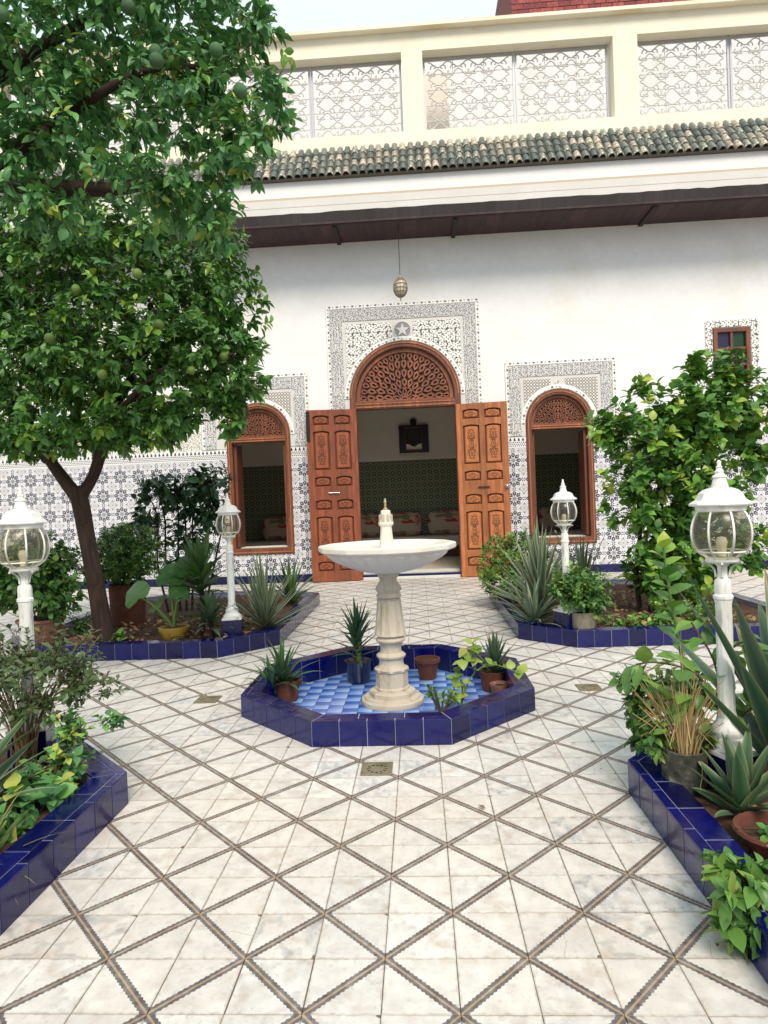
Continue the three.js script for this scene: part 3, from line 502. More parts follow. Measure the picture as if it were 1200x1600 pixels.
// ------------------------------------------------------------------ the courtyard front
const ZW = -11.8, CX = -0.177;
const F = thing('courtyard_house', 'white house front with blue tiled dado, arched door and carved plaster panels', 'house');
const archPts = (cx, w, y0, ys, n = 28) => [[cx - w, y0], [cx + w, y0], ...arc(cx, ys, w, 0, Math.PI, n)];
const DOOR = { c: CX, w: 1.005, ys: 3.31 }, WINS = [{ c: 2.5625, w: 0.5925, y0: 0.535, ys: 2.72 }, { c: -2.8945, w: 0.5925, y0: 0.535, ys: 2.72 }];
{
  const outer = [[-9.6, 0], [DOOR.c - DOOR.w, 0], ...arc(DOOR.c, DOOR.ys, DOOR.w, Math.PI, 0, 28), [DOOR.c + DOOR.w, 0], [8.6, 0], [8.6, 6.34], [-9.6, 6.34]];
  const wall = part('wall', extr(polyShape(outer, [...WINS.map((w) => archPts(w.c, w.w, w.y0, w.ys)), rect(5.295, 5.94, 3.25, 4.25)]), 0.4, 0, -12.2), M.plaster, F);
  const cols = [[-9.6, -3.487, 0.15], [-3.487, -2.302, 0.15, 0.535], [-2.302, -1.182, 0.15], [0.828, 1.97, 0.15], [1.97, 3.155, 0.15, 0.535], [3.155, 8.6, 0.15]];
  for (const [a, b, y0, y1 = 2.29] of cols) part('dado', bbox(a, b, y0, y1, ZW, ZW + 0.012), M.dado, F);
  for (const [a, b] of cols.filter((c) => !c[3])) part('dado_border', [0].map(() => { const g = bbox(a, b, 2.29, 2.49, ZW, ZW + 0.014), uv = g.attributes.uv; for (let i = 0; i < uv.count; i++) uv.setY(i, uv.getY(i) - 2.29); return g; }), M.crown, F);
  for (const [a, b] of [[-9.6, -1.182], [0.828, 8.6]]) { const skirt = part('skirting', bbox(a, b, 0, 0.148, ZW, ZW + 0.012), M.grout, F); const n = Math.round((b - a) / 0.2); for (let i = 0; i < n; i++) { const g = prism(rect(a + (b - a) * i / n + 0.002, a + (b - a) * (i + 1) / n - 0.002, 0.004, 0.146), 0, 0.01, 0.003); g.translate(0, 0, ZW + 0.012); part('tile', g, M.blue[i % 3], skirt); } }
  // friezes of carved plaster above the dado at both ends
  for (const [a, b] of [[-9.6, -3.952], [3.592, 8.6]]) part('plaster_frieze', bbox(a, b, 2.49, 2.86, ZW, ZW + 0.014), M.stuccoFrieze, F);
  // carved plaster panels round the door and the windows
  const panel = (x0, x1, y0, y1, op, strip, inner, star) => {
    const bw = 0.05, pn = part('plaster_panel', extr(polyShape([[x0, y0], [op.c - op.w, y0], ...arc(op.c, op.ys, op.w, Math.PI, 0, 28), [op.c + op.w, y0], [x1, y0], [x1, y1], [x0, y1]]), 0.014, 0.003, ZW), M.whiteTrim, F);
    const z = ZW + 0.014, S = strip;
    // outer bead line
    const bead = [bbox(x0 + 0.01, x0 + 0.01 + bw, y0, y1 - 0.01 - bw, z, z + 0.008), bbox(x1 - 0.01 - bw, x1 - 0.01, y0, y1 - 0.01 - bw, z, z + 0.008), bbox(x0 + 0.01, x1 - 0.01, y1 - 0.01 - bw, y1 - 0.01, z, z + 0.008)];
    bead.forEach((g, k) => { const uv = g.attributes.uv; for (let i = 0; i < uv.count; i++) { const u = uv.getX(i), v = uv.getY(i); if (k < 2) uv.setXY(i, v, u - (k ? x1 - 0.01 - bw : x0 + 0.01)); else uv.setXY(i, u, v - (y1 - 0.01 - bw)); } });
    part('bead_moulding', bead, M.stuccoBead, pn);
    const a = x0 + 0.02 + bw, b = x1 - 0.02 - bw, t = y1 - 0.02 - bw;
    part('carved_border', [bbox(a, a + S, y0, t - S, z, z + 0.012), bbox(b - S, b, y0, t - S, z, z + 0.012), bbox(a, b, t - S, t, z, z + 0.012)], M.stuccoBorder, pn);
    // spandrel: between the strip and the arch
    const sx0 = a + S + 0.06, sx1 = b - S - 0.06, sy1 = t - S - 0.06, R = op.w + 0.1;
    const half = (m) => { // m = -1 left, 1 right
      const xo = m < 0 ? sx0 : sx1, dx = Math.abs(xo - op.c), gapC = star ? 0.19 : 0.13, al = Math.acos(Math.min(1, dx / R)), aTop = Math.acos(gapC / R), pts = [];
      const sy0 = dx < R ? op.ys + R * Math.sin(al) : op.ys + 0.02;
      if (dx >= R) pts.push([xo, sy0]);
      const A0 = dx < R ? al : 0.02; for (let k = 0; k <= 14; k++) { const q = A0 + (aTop - A0) * k / 14, yy = op.ys + R * Math.sin(q); if (yy > sy1 - 0.02) break; pts.push([op.c + m * R * Math.cos(q), yy]); }
      pts.push([op.c + m * gapC, Math.max(pts[pts.length - 1][1] + 0.01, Math.min(sy1 - 0.01, op.ys + R * Math.sin(aTop)))]);
      pts.push([op.c + m * gapC, sy1], [xo, sy1]); return m > 0 ? pts : pts.reverse();
    };
    for (const m of [-1, 1]) part('spandrel', extr(polyShape(half(m)), 0.009, 0, z), inner, pn);
    // rope moulding round the arch
    const arch = extr(polyShape([...arc(op.c, op.ys, R - 0.015, 0, Math.PI, 30), ...arc(op.c, op.ys, op.w + 0.012, Math.PI, 0, 30)]), 0.016, 0.004, z), uv = arch.attributes.uv, pp = arch.attributes.position;
    for (let i = 0; i < uv.count; i++) { const q = Math.atan2(pp.getY(i) - op.ys, pp.getX(i) - op.c), rr = Math.hypot(pp.getY(i) - op.ys, pp.getX(i) - op.c); uv.setXY(i, q * op.w, (rr - op.w) * 0.8); }
    part('arch_moulding', arch, M.stuccoBead, pn);
    if (star) {
      const cy = sy1 - 0.15, disc = part('star_medallion', extr(polyShape(arc(op.c, cy, 0.145, 0, Math.PI * 2, 32)), 0.01, 0.002, z), std({ color: 0x8f9094, roughness: 0.9 }), pn, 'five pointed star in a round medallion');
      void disc; const st = []; for (let k = 0; k < 10; k++) { const r = k % 2 ? 0.052 : 0.132, q = Math.PI / 2 + k * Math.PI / 5; st.push([op.c + r * Math.cos(q), cy + r * Math.sin(q)]); }
      part('star', extr(polyShape(st), 0.012, 0.003, z + 0.01), M.whiteTrim, pn);
      part('star_ring', extr(polyShape(arc(op.c, cy, 0.165, 0, Math.PI * 2, 32), [arc(op.c, cy, 0.145, 0, Math.PI * 2, 32)]), 0.018, 0.003, z), M.whiteTrim, pn);
    } else {
      const cy = op.ys + R + 0.02; part('rosette', extr(polyShape(arc(op.c, cy, 0.05, 0, Math.PI * 2, 16)), 0.014, 0.004, z), M.stuccoFrieze, pn);
    }
    return pn;
  };
  panel(-1.565, 1.21, 2.5, 5.01, DOOR, 0.22, M.stuccoSpandrel, true);
  panel(1.63, 3.59, 2.5, 3.83, WINS[0], 0.2, M.stuccoLozenge, false);
  panel(-3.95, -1.94, 2.5, 3.83, WINS[1], 0.2, M.stuccoLozenge, false);
  { // small window: carved surround and four coloured lights over two more rows
    const wn = part('small_window', extr(polyShape(rect(5.3, 5.935, 3.255, 4.245), [rect(5.375, 5.86, 3.32, 4.17)]), 0.09, 0.008, ZW - 0.06), M.frameWood, F);
    part('carved_surround', extr(polyShape(rect(5.165, 6.08, 3.12, 4.385), [rect(5.285, 5.95, 3.24, 4.26)]), 0.016, 0.003, ZW), M.stuccoSpandrel, wn);
    const cx = 5.6175, ys = [3.32, 3.6, 3.885, 4.17];
    part('glazing_bar', [bbox(cx - 0.022, cx + 0.022, 3.32, 4.17, ZW - 0.045, ZW + 0.012), ...[3.6, 3.885].map((y) => bbox(5.375, 5.86, y - 0.02, y + 0.02, ZW - 0.043, ZW + 0.01))], M.frameWood, wn);
    for (let r = 0; r < 3; r++) for (let c = 0; c < 2; c++) part('pane', bbox(c ? cx : 5.375, c ? 5.86 : cx, ys[r], ys[r + 1], ZW - 0.034, ZW - 0.03), r === 2 ? (c ? M.green : M.purple) : r === 1 ? (c ? M.darkRed : M.green) : (c ? M.green : M.purple), wn, ['purple pane', 'green pane'][r === 1 ? +!c : c] && (r === 1 && c ? 'dark red pane' : undefined));
  }
  // arched windows: carved wooden frame, transom, openwork in the arch, open casements inside
  const lattice = (c, ys, R, yb) => { // fan of petals and scrolls inside a half circle of radius R standing on yb
    const g = [], lens = (x, y, a, l, w, d) => { const s = new THREE.Shape(); s.moveTo(0, -l / 2); s.quadraticCurveTo(w, 0, 0, l / 2); s.quadraticCurveTo(-w, 0, 0, -l / 2); const h = new THREE.Path(); h.moveTo(0, -l * 0.24); h.quadraticCurveTo(-w * 0.42, 0, 0, l * 0.24); h.quadraticCurveTo(w * 0.42, 0, 0, -l * 0.24); s.holes.push(h); const e = new THREE.ExtrudeGeometry(s, { depth: d, bevelEnabled: false, curveSegments: 4 }); e.rotateZ(a); e.translate(x, y, 0); g.push(e); };
    const ring = (r0, r1, d) => { const e = new THREE.ExtrudeGeometry(polyShape([...arc(c, yb, r1, 0, Math.PI, 40), ...arc(c, yb, r0, Math.PI, 0, 40)]), { depth: d, bevelEnabled: false }); g.push(e); };
    const stretch = (ys - yb + R) / R; void stretch;
    for (const [f, n, l, w] of [[0.17, 5, 0.2, 0.06], [0.36, 9, 0.2, 0.07], [0.55, 13, 0.2, 0.075], [0.74, 17, 0.2, 0.08], [0.9, 21, 0.16, 0.07]]) for (let k = 0; k < n; k++) { const a = Math.PI * (k + 0.5) / n, r = R * f; lens(c + r * Math.cos(a), yb + r * Math.sin(a) * 1.06, a - Math.PI / 2, R * l * 1.15, R * w * 1.5, 0.02); if (f > 0.3) for (const m of [-1, 1]) { const b = a + m * 0.5 * Math.PI / n; lens(c + r * 1.02 * Math.cos(b), yb + r * 1.02 * Math.sin(b) * 1.06, b - Math.PI / 2 + m * 0.8, R * l * 0.75, R * w * 0.9, 0.014); } }
    ring(R * 0.05, R * 0.085, 0.022); ring(R * 0.255, R * 0.275, 0.018);
    return g;
  };
  const clipLattice = (gs, c, ys, R, yb) => gs.filter((g) => { g.computeBoundingBox(); const q = g.boundingBox, x = (q.min.x + q.max.x) / 2, y = (q.min.y + q.max.y) / 2; return y > yb + 0.015 && (y < ys || Math.hypot(x - c, y - ys) < R - 0.015) && Math.abs(x - c) < R - 0.015; });
  for (const w of WINS) {
    const iw = w.w - 0.1, fr = extr(polyShape(archPts(w.c, w.w, w.y0, w.ys), [rect(w.c - iw, w.c + iw, w.y0 + 0.12, 2.6), [[w.c - iw, 2.69], [w.c + iw, 2.69], ...arc(w.c, w.ys, iw, 0, Math.PI, 28)]]), 0.15, 0.012, ZW - 0.11);
    const win = part('arched_window', fr, M.frameWood, F);
    part('frame_moulding', [extr(polyShape(archPts(w.c, w.w - 0.03, w.y0 + 0.03, w.ys), [archPts(w.c, w.w - 0.055, w.y0 + 0.055, w.ys)]), 0.014, 0.004, ZW + 0.04), bbox(w.c - iw, w.c + iw, 2.615, 2.635, ZW + 0.04, ZW + 0.05), bbox(w.c - iw, w.c + iw, 2.655, 2.675, ZW + 0.04, ZW + 0.05)], M.doorLight, win);
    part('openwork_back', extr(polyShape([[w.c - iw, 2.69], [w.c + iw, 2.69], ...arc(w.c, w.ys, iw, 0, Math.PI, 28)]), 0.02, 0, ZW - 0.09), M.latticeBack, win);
    part('carved_openwork', [extr(polyShape([[w.c - iw, 2.69], [w.c + iw, 2.69], ...arc(w.c, w.ys, iw, 0, Math.PI, 28)], [[[w.c - iw + 0.05, 2.715], [w.c + iw - 0.05, 2.715], ...arc(w.c, w.ys, iw - 0.05, 0, Math.PI, 24)]]), 0.035, 0.006, ZW - 0.06), ...clipLattice(lattice(w.c, w.ys, iw - 0.03, 2.70), w.c, w.ys, iw - 0.03, 2.70).map((g) => worldUV(g.translate(0, 0, ZW - 0.068)))], M.lattice, win);
    part('sill', bbox(w.c - iw, w.c + iw, w.y0 + 0.005, w.y0 + 0.13, -12.3, ZW - 0.11), M.greyPlaster, win, 'pale inner window sill');
    for (const m of [-1, 1]) { const h = part('casement', rbox(0.05, 1.9, 0.4, 0.006, w.c + m * (iw - 0.03), 1.63, -12.05), M.frameWood, win); void h; }
  }
  { // main door: frame, transom, openwork in the arch
    const iw = DOOR.w - 0.115;
    const fr = extr(polyShape([[CX - DOOR.w, 0.02], [CX - iw, 0.02], [CX - iw, 3.1], [CX + iw, 3.1], [CX + iw, 0.02], [CX + DOOR.w, 0.02], ...arc(CX, DOOR.ys, DOOR.w, 0, Math.PI, 36)], [[[CX - iw, 3.24], [CX + iw, 3.24], ...arc(CX, DOOR.ys, iw, 0, Math.PI, 32)]]), 0.16, 0.014, ZW - 0.11);
    const dw = part('door_frame', fr, M.frameWood, F);
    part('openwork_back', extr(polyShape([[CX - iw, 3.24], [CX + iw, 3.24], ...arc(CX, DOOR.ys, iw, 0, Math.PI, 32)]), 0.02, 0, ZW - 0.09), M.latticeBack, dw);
    part('carved_openwork', [extr(polyShape([[CX - iw, 3.24], [CX + iw, 3.24], ...arc(CX, DOOR.ys, iw, 0, Math.PI, 32)], [[[CX - iw + 0.08, 3.275], [CX + iw - 0.08, 3.275], ...arc(CX, DOOR.ys, iw - 0.08, 0, Math.PI, 28)]]), 0.04, 0.008, ZW - 0.06), ...clipLattice(lattice(CX, DOOR.ys, iw - 0.05, 3.26), CX, DOOR.ys, iw - 0.05, 3.26).map((g) => worldUV(g.translate(0, 0, ZW - 0.068)))], M.lattice, dw);
    part('frame_moulding', [extr(polyShape([...arc(CX, DOOR.ys, DOOR.w - 0.025, 0, Math.PI, 36), ...arc(CX, DOOR.ys, DOOR.w - 0.05, Math.PI, 0, 36)]), 0.016, 0.005, ZW + 0.05), bbox(CX - iw, CX + iw, 3.13, 3.155, ZW + 0.05, ZW + 0.062), bbox(CX - iw, CX + iw, 3.19, 3.21, ZW + 0.05, ZW + 0.06)], M.doorLight, dw);
  }
  M.grooveShadeWood = std({ color: 0x5e3220, roughness: 0.6 });  // dark colour of the back slab paints recess shade into the panel grooves
  // the two open door leaves
  const leaf = (s, ang, mat, k, label) => { // s = -1 left, 1 right; hinge at the opening's edge
    const W = 0.905, H = 3.1, rows = [[0.10, 0.27, 0], [0.38, 1.08, 1], [1.20, 1.38, 0], [1.62, 1.80, 0], [1.92, 2.62, 1], [2.735, 2.91, 0]];
    const d = shadow(new THREE.Group()); d.name = 'door_leaf'; d.userData.label = label; F.add(d);
    d.position.set(s < 0 ? -1.072 : 0.728, 0.015, ZW + 0.052); d.rotation.y = -s * ang;
    const X = (x) => s * x, hole = (x0, x1, y0, y1, rise) => { const p = [[X(x0), y0], [X(x1), y0], [X(x1), y1 - rise], [X(x1 - (x1 - x0) * 0.2), y1 - rise * 0.35], [X((x0 + x1) / 2), y1], [X(x0 + (x1 - x0) * 0.2), y1 - rise * 0.35], [X(x0), y1 - rise]]; return s < 0 ? p.reverse() : p; };
    const cols = [[0.12, 0.405], [0.505, 0.79]], hs = [];
    for (const [a, b, t] of rows) for (const [x0, x1] of cols) hs.push([x0, x1, H - b, H - a, t]);
    const out = s > 0 ? rect(0, W, 0, H) : rect(-W, 0, 0, H);
    part('leaf_frame', extr(polyShape(out, hs.map(([a, b, c, e, t]) => hole(a, b, c, e, 0.025))), 0.062, 0.007, 0), mat, d);
    part('leaf_back', bbox(Math.min(X(0.01), X(W - 0.01)), Math.max(X(0.01), X(W - 0.01)), 0.01, H - 0.01, 0.004, 0.018), M.grooveShadeWood, d);
    for (const [a, b, c, e, t] of hs) {
      const m = 0.022, p = hole(a + m, b - m, c + m, e - m, 0.02), g = prism(p, 0.018, 0.048, 0.016), uv = g.attributes.uv, xa = Math.min(X(a + m), X(b - m)), xw = b - a - 2 * m;
      for (let i = 0; i < uv.count; i++) uv.setXY(i, (uv.getX(i) - xa) / xw, (uv.getY(i) - c - m) / (e - c - 2 * m));
      part('door_panel', g, t ? M.panelTall[k] : M.panelSmall[k], d);
    }
    part('pivot_foot', rbox(0.1, 0.05, 0.05, 0.006, X(0.06), -0.0, 0.028), mat, d);
    const hx = X(0.455), hy = H - 1.5;
    part('handle', [rod(V(hx - 0.1, hy, 0.085), V(hx + 0.1, hy, 0.085), 0.011), rod(V(hx - 0.09, hy, 0.05), V(hx - 0.09, hy, 0.088), 0.013), rod(V(hx + 0.09, hy, 0.05), V(hx + 0.09, hy, 0.088), 0.013)], s < 0 ? M.chrome : M.iron, d);
    if (s > 0) part('knob', [new THREE.SphereGeometry(0.03, 12, 8).translate(X(W - 0.05), hy, 0.1), rod(V(X(W - 0.05), hy, 0.05), V(X(W - 0.05), hy, 0.09), 0.015), rbox(0.09, 0.06, 0.03, 0.005, X(W - 0.03), hy, 0.066)], M.chrome, d);
    else part('bolt', [bbox(X(W + 0.005), X(W - 0.06), H - 0.56, H - 0.03, 0.056, 0.08)].map((g) => g), M.iron, d);
    return d;
  };
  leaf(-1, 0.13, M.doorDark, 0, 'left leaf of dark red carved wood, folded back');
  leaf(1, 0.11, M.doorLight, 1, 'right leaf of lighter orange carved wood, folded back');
  // threshold and the long room behind
  part('threshold', [bbox(CX - 0.89, CX + 0.89, 0.0, 0.125, -12.2, ZW - 0.12), bbox(CX - 0.885, CX + 0.885, 0.0, 0.055, ZW - 0.12, ZW + 0.03)], M.whiteTrim, F);
  part('threshold_riser', bbox(CX - 0.885, CX + 0.885, 0.055, 0.095, ZW - 0.12, ZW + 0.032), M.blue[1], F);
  part('room_floor', bbox(-5.2, 7.2, 0.02, 0.12, -15.9, -12.2), M.marbleOld, F);
  part('room_wall', [bbox(-5.2, 7.2, 0.12, 5.2, -15.9, -15.6), bbox(-5.5, -5.2, 0, 5.2, -15.9, -12.2), bbox(7.2, 7.5, 0, 5.2, -15.9, -12.2)], M.greyPlaster, F);
  part('room_ceiling', bbox(-5.5, 7.5, 5.2, 5.4, -15.9, -12.2), M.greyPlaster, F);
  part('room_dado', bbox(-5.2, 7.2, 0.12, 2.40, -15.6, -15.585), M.zellij, F, 'dark green patterned tile dado on room wall');
  part('dado_rail', bbox(-5.2, 7.2, 2.40, 2.5, -15.6, -15.575), M.greyPlaster, F);
  // eave: dark soffit and fascia, white cornice above, glazed tile canopy
  part('soffit', bbox(-9.6, 8.6, 6.15, 6.2, -11.8, -11.0), M.soffit, F);
  for (const x of [-6.0, -3.4, -1.26, 0.8, 4.1, 6.6]) part('soffit_batten', bbox(x - 0.035, x + 0.035, 6.11, 6.15, -11.79, -11.02), M.fascia, F);
  { // fascia with a slightly ragged upper edge
    const R = rngOf(3), top = []; for (let x = 8.6; x >= -9.6; x -= 0.16) top.push([x, 6.345 + (R() - 0.5) * 0.018]);
    part('fascia', extr(polyShape([[-9.6, 6.13], [8.6, 6.13], ...top]), 0.05, 0, -11.0), M.fascia, F);
    part('fascia_batten', bbox(-9.6, 8.6, 6.135, 6.165, -10.95, -10.925), M.soffit, F);
  }
  part('upper_wall', bbox(-9.6, 8.6, 6.2, 6.915, -11.8, -11.02), M.plaster, F);
  part('cornice', [bbox(-9.6, 8.6, 6.33, 6.45, -11.02, -10.955), bbox(-9.6, 8.6, 6.45, 6.462, -11.02, -10.968), bbox(-9.6, 8.6, 6.462, 6.585, -11.02, -10.96)], M.whiteTrim, F);
  part('cornice_stain', bbox(-9.6, 8.6, 6.585, 6.625, -11.02, -10.965), std({ color: 0xc9b9a4, roughness: 0.95 }), F, 'weathered beige line on cornice');
  // canopy of barrel tiles
  const y0 = 6.94, z0 = -10.94, y1 = 7.62, z1 = -11.41, L = Math.hypot(y1 - y0, z1 - z0), slope = Math.atan2(y1 - y0, z0 - z1);
  M.canopyBed = std({ color: 0x5e5850, roughness: 0.95 });
  const can = part('tile_canopy', extr(polyShape([[10.93, 6.92], [11.8, 6.92], [11.8, 7.58], [11.38, 7.58]]), 18.2).applyMatrix4(new THREE.Matrix4().makeBasis(V(0, 0, -1), V(0, 1, 0), V(1, 0, 0)).setPosition(-9.6, 0, 0)), M.canopyBed, F);
  const barrel = (r0, r1, l) => { const P = [], I = [], n = 7; for (const [t, r] of [[0, r0], [1, r1]]) for (const k of [1, 0.8]) for (let i = 0; i <= n; i++) { const a = Math.PI * i / n; P.push(Math.cos(a) * r * k, Math.sin(a) * r * k, -t * l); } const w = n + 1; for (let i = 0; i < n; i++) { I.push(i, i + 1, i + 1 + 2 * w, i, i + 1 + 2 * w, i + 2 * w); I.push(i, i + w, i + 1 + w, i, i + 1 + w, i + 1); } const g = new THREE.BufferGeometry(); g.setAttribute('position', new THREE.BufferAttribute(new Float32Array(P), 3)); g.setIndex(I); return g; };
  const R = rngOf(60), bg = barrel(0.062, 0.05, 0.25); bg.computeVertexNormals(); const bgf = worldUV(bg.toNonIndexed()), rest = [];
  let kept = 0;
  for (let x = -9.5; x < 8.5; x += 0.137) for (let k = 0; k < 4; k++) {
    const s = (k * 0.2 - 0.02), m = new THREE.Matrix4().makeRotationX(slope).setPosition(x + (R() - 0.5) * 0.012, y0 + Math.sin(slope) * s + 0.012 + 0.02 * (k === 3 ? 0.5 : 1) * 0, z0 - Math.cos(slope) * s);
    m.multiply(new THREE.Matrix4().makeRotationX(-0.05 + (R() - 0.5) * 0.03)).multiply(new THREE.Matrix4().makeRotationY((R() - 0.5) * 0.06));
    const mat = M.roofTile[[0, 1, 2, 3, 4, 5, 0, 1, 5, 2][Math.floor(R() * 10)]];
    if (x > -3.1 && x < 6.7 && kept < 300) { const t = part('roof_tile', bgf, mat, can); t.applyMatrix4(m); kept++; } else rest.push(bgf.clone().applyMatrix4(m));
  }
  part('roof_tiles', rest, M.roofTile[1], can).userData.kind = 'stuff';
}
// ------------------------------------------------------------------ gallery on the roof terrace
{
  const G = thing('terrace_gallery', 'cream roof gallery with square pillars and white wrought iron grilles', 'gallery');
  const z = -11.4, zb = -11.72;
  part('sill_wall', bbox(-9.6, 8.6, 7.585, 7.85, zb, z), M.cream, G);
  part('lintel', bbox(-9.6, 8.6, 9.22, 9.56, zb, z), M.cream, G);
  part('coping', [extr(polyShape([[11.27, 9.56], [11.8, 9.56], [11.8, 9.64], [11.5, 9.69], [11.27, 9.62]]), 18.2).applyMatrix4(new THREE.Matrix4().makeBasis(V(0, 0, -1), V(0, 1, 0), V(1, 0, 0)).setPosition(-9.6, 0, 0))], M.cream, G);
  const pil = [-7.6, -3.64, -0.01 - 0.0, 3.61, 7.25];
  for (const x of [-7.6, -3.64, -0.01, 3.61, 7.25]) part('pillar', bbox(x, x + (x > 3 && x < 4 ? 0.41 : 0.365), 7.85, 9.22, zb, z), M.cream, G);
  // one grille of C scrolls between thin bars, then copies
  const w = 1.6, h = 1.36, curl = [], sc = (x, y, s, a, f) => { const p = []; for (let t = 0; t <= 18; t++) { const q = t / 18, r = s * (1 - 0.8 * q), an = q * 5.2; const X = Math.cos(an) * r * f, Y = Math.sin(an) * r; p.push(V(x + X * Math.cos(a) - Y * Math.sin(a), y + X * Math.sin(a) + Y * Math.cos(a), 0)); } curl.push(new THREE.TubeGeometry(new THREE.CatmullRomCurve3(p), 18, 0.0105, 4)); };
  const wave = (x0, x1, y, amp, ph) => { const p = []; for (let k = 0; k <= 16; k++) { const t = k / 16; p.push(V(x0 + (x1 - x0) * t, y + amp * Math.sin(ph + t * Math.PI * 2), 0)); } curl.push(new THREE.TubeGeometry(new THREE.CatmullRomCurve3(p), 24, 0.0105, 4)); };
  for (let r = 0; r < 4; r++) for (let c = 0; c < 4; c++) { const x = 0.09 + (c + 0.5) * (w - 0.18) / 4, y = 0.06 + (r + 0.5) * (h - 0.12) / 4, cw = (w - 0.18) / 4; sc(x - 0.075, y + 0.05, 0.058, 0.4, -1); sc(x + 0.075, y + 0.05, 0.058, -0.4, 1); sc(x - 0.14, y - 0.06, 0.05, 2.0, 1); sc(x + 0.14, y - 0.06, 0.05, -2.0, -1); wave(x - cw / 2, x + cw / 2, y + 0.1, 0.05, Math.PI / 2); wave(x - cw / 2, x + cw / 2, y - 0.06, 0.075, -Math.PI / 2); if ((r + c) % 2) { sc(x - 0.07, y - 0.07, 0.04, 2.4, 1); sc(x + 0.07, y - 0.07, 0.04, -2.4 + Math.PI * 0, -1); } }
  const scrollGeo = merge(curl), bars = merge([...[0.2, 0.4, 0.6, 0.8].map((f) => box(w - 0.04, 0.012, 0.012, w / 2, h * f, -0.012)), ...[0.33, 0.67].map((f) => box(0.01, h - 0.04, 0.01, w * f, h / 2, -0.026))]);
  const frame = merge([box(w, 0.035, 0.035, w / 2, 0.0175), box(w, 0.035, 0.035, w / 2, h - 0.0175), box(0.035, h - 0.07, 0.035, 0.0175, h / 2), box(0.035, h - 0.07, 0.035, w - 0.0175, h / 2)]);
  for (const x0 of [-7.22, -3.265, 0.36, 4.03]) for (const k of [0, 1]) {
    const span = x0 === -7.22 ? 3.57 : x0 === -3.265 ? 3.25 : 3.22, gw = span / 2;
    const g = part('grille', frame, M.grilleFrame, G); g.position.set(x0 + k * gw + 0.005, 7.853, -11.62); g.scale.x = (gw - 0.01) / w;
    part('scrollwork', scrollGeo, M.grillePaint, g); part('bar', bars, M.grillePaint, g);
  }
  part('terrace_floor', bbox(-9.6, 8.6, 7.3, 7.6, -15.2, zb), M.concrete, G);
  part('terrace_wall', bbox(-9.6, 8.6, 7.6, 12.2, -15.4, -15.2), std({ color: 0xf4f4f4, map: M.plaster.map, roughness: 0.9 }), G);
  part('terrace_post', bbox(0.42, 0.86, 7.6, 9.6, -13.0, -12.6), std({ color: 0xe2dad2, roughness: 0.9 }), G);
}
{ // unfinished brick building behind the roof
  const x0 = 2.85, x1 = 12, yb = 13.6, zf = -17;
  const B = thing('brick_building', 'red brick building standing behind the roof gallery at top right', 'building');
  part('wall', bbox(x0 + 0.02, x1, 7.4, 16, -21, zf), M.mortar, B);
  part('concrete_band', bbox(x0, x1, yb - 0.35, yb, zf, zf + 0.03), M.concrete, B);
  const R = rngOf(9), bw = 0.3, bh = 0.145; let n = 0; const rest = [];
  for (let r = 0; r < 22; r++) for (let c = -1; c < 32; c++) {
    const a = Math.max(x0, x0 + (c + (r % 2) * 0.5) * bw), b = Math.min(x1, x0 + (c + 1 + (r % 2) * 0.5) * bw); if (b - a < 0.06) continue;
    const g = prism(rect(a + 0.008, b - 0.008, yb + r * bh + 0.01, yb + (r + 1) * bh - 0.006), zf, zf + 0.014 + R() * 0.008, 0.004);
    if (n < 280 && r < 9) { part('brick', g, M.brick[Math.floor(R() * 3)], B); n++; } else rest.push(g);
  }
  part('bricks', rest, M.brick[0], B).userData.kind = 'stuff';
}

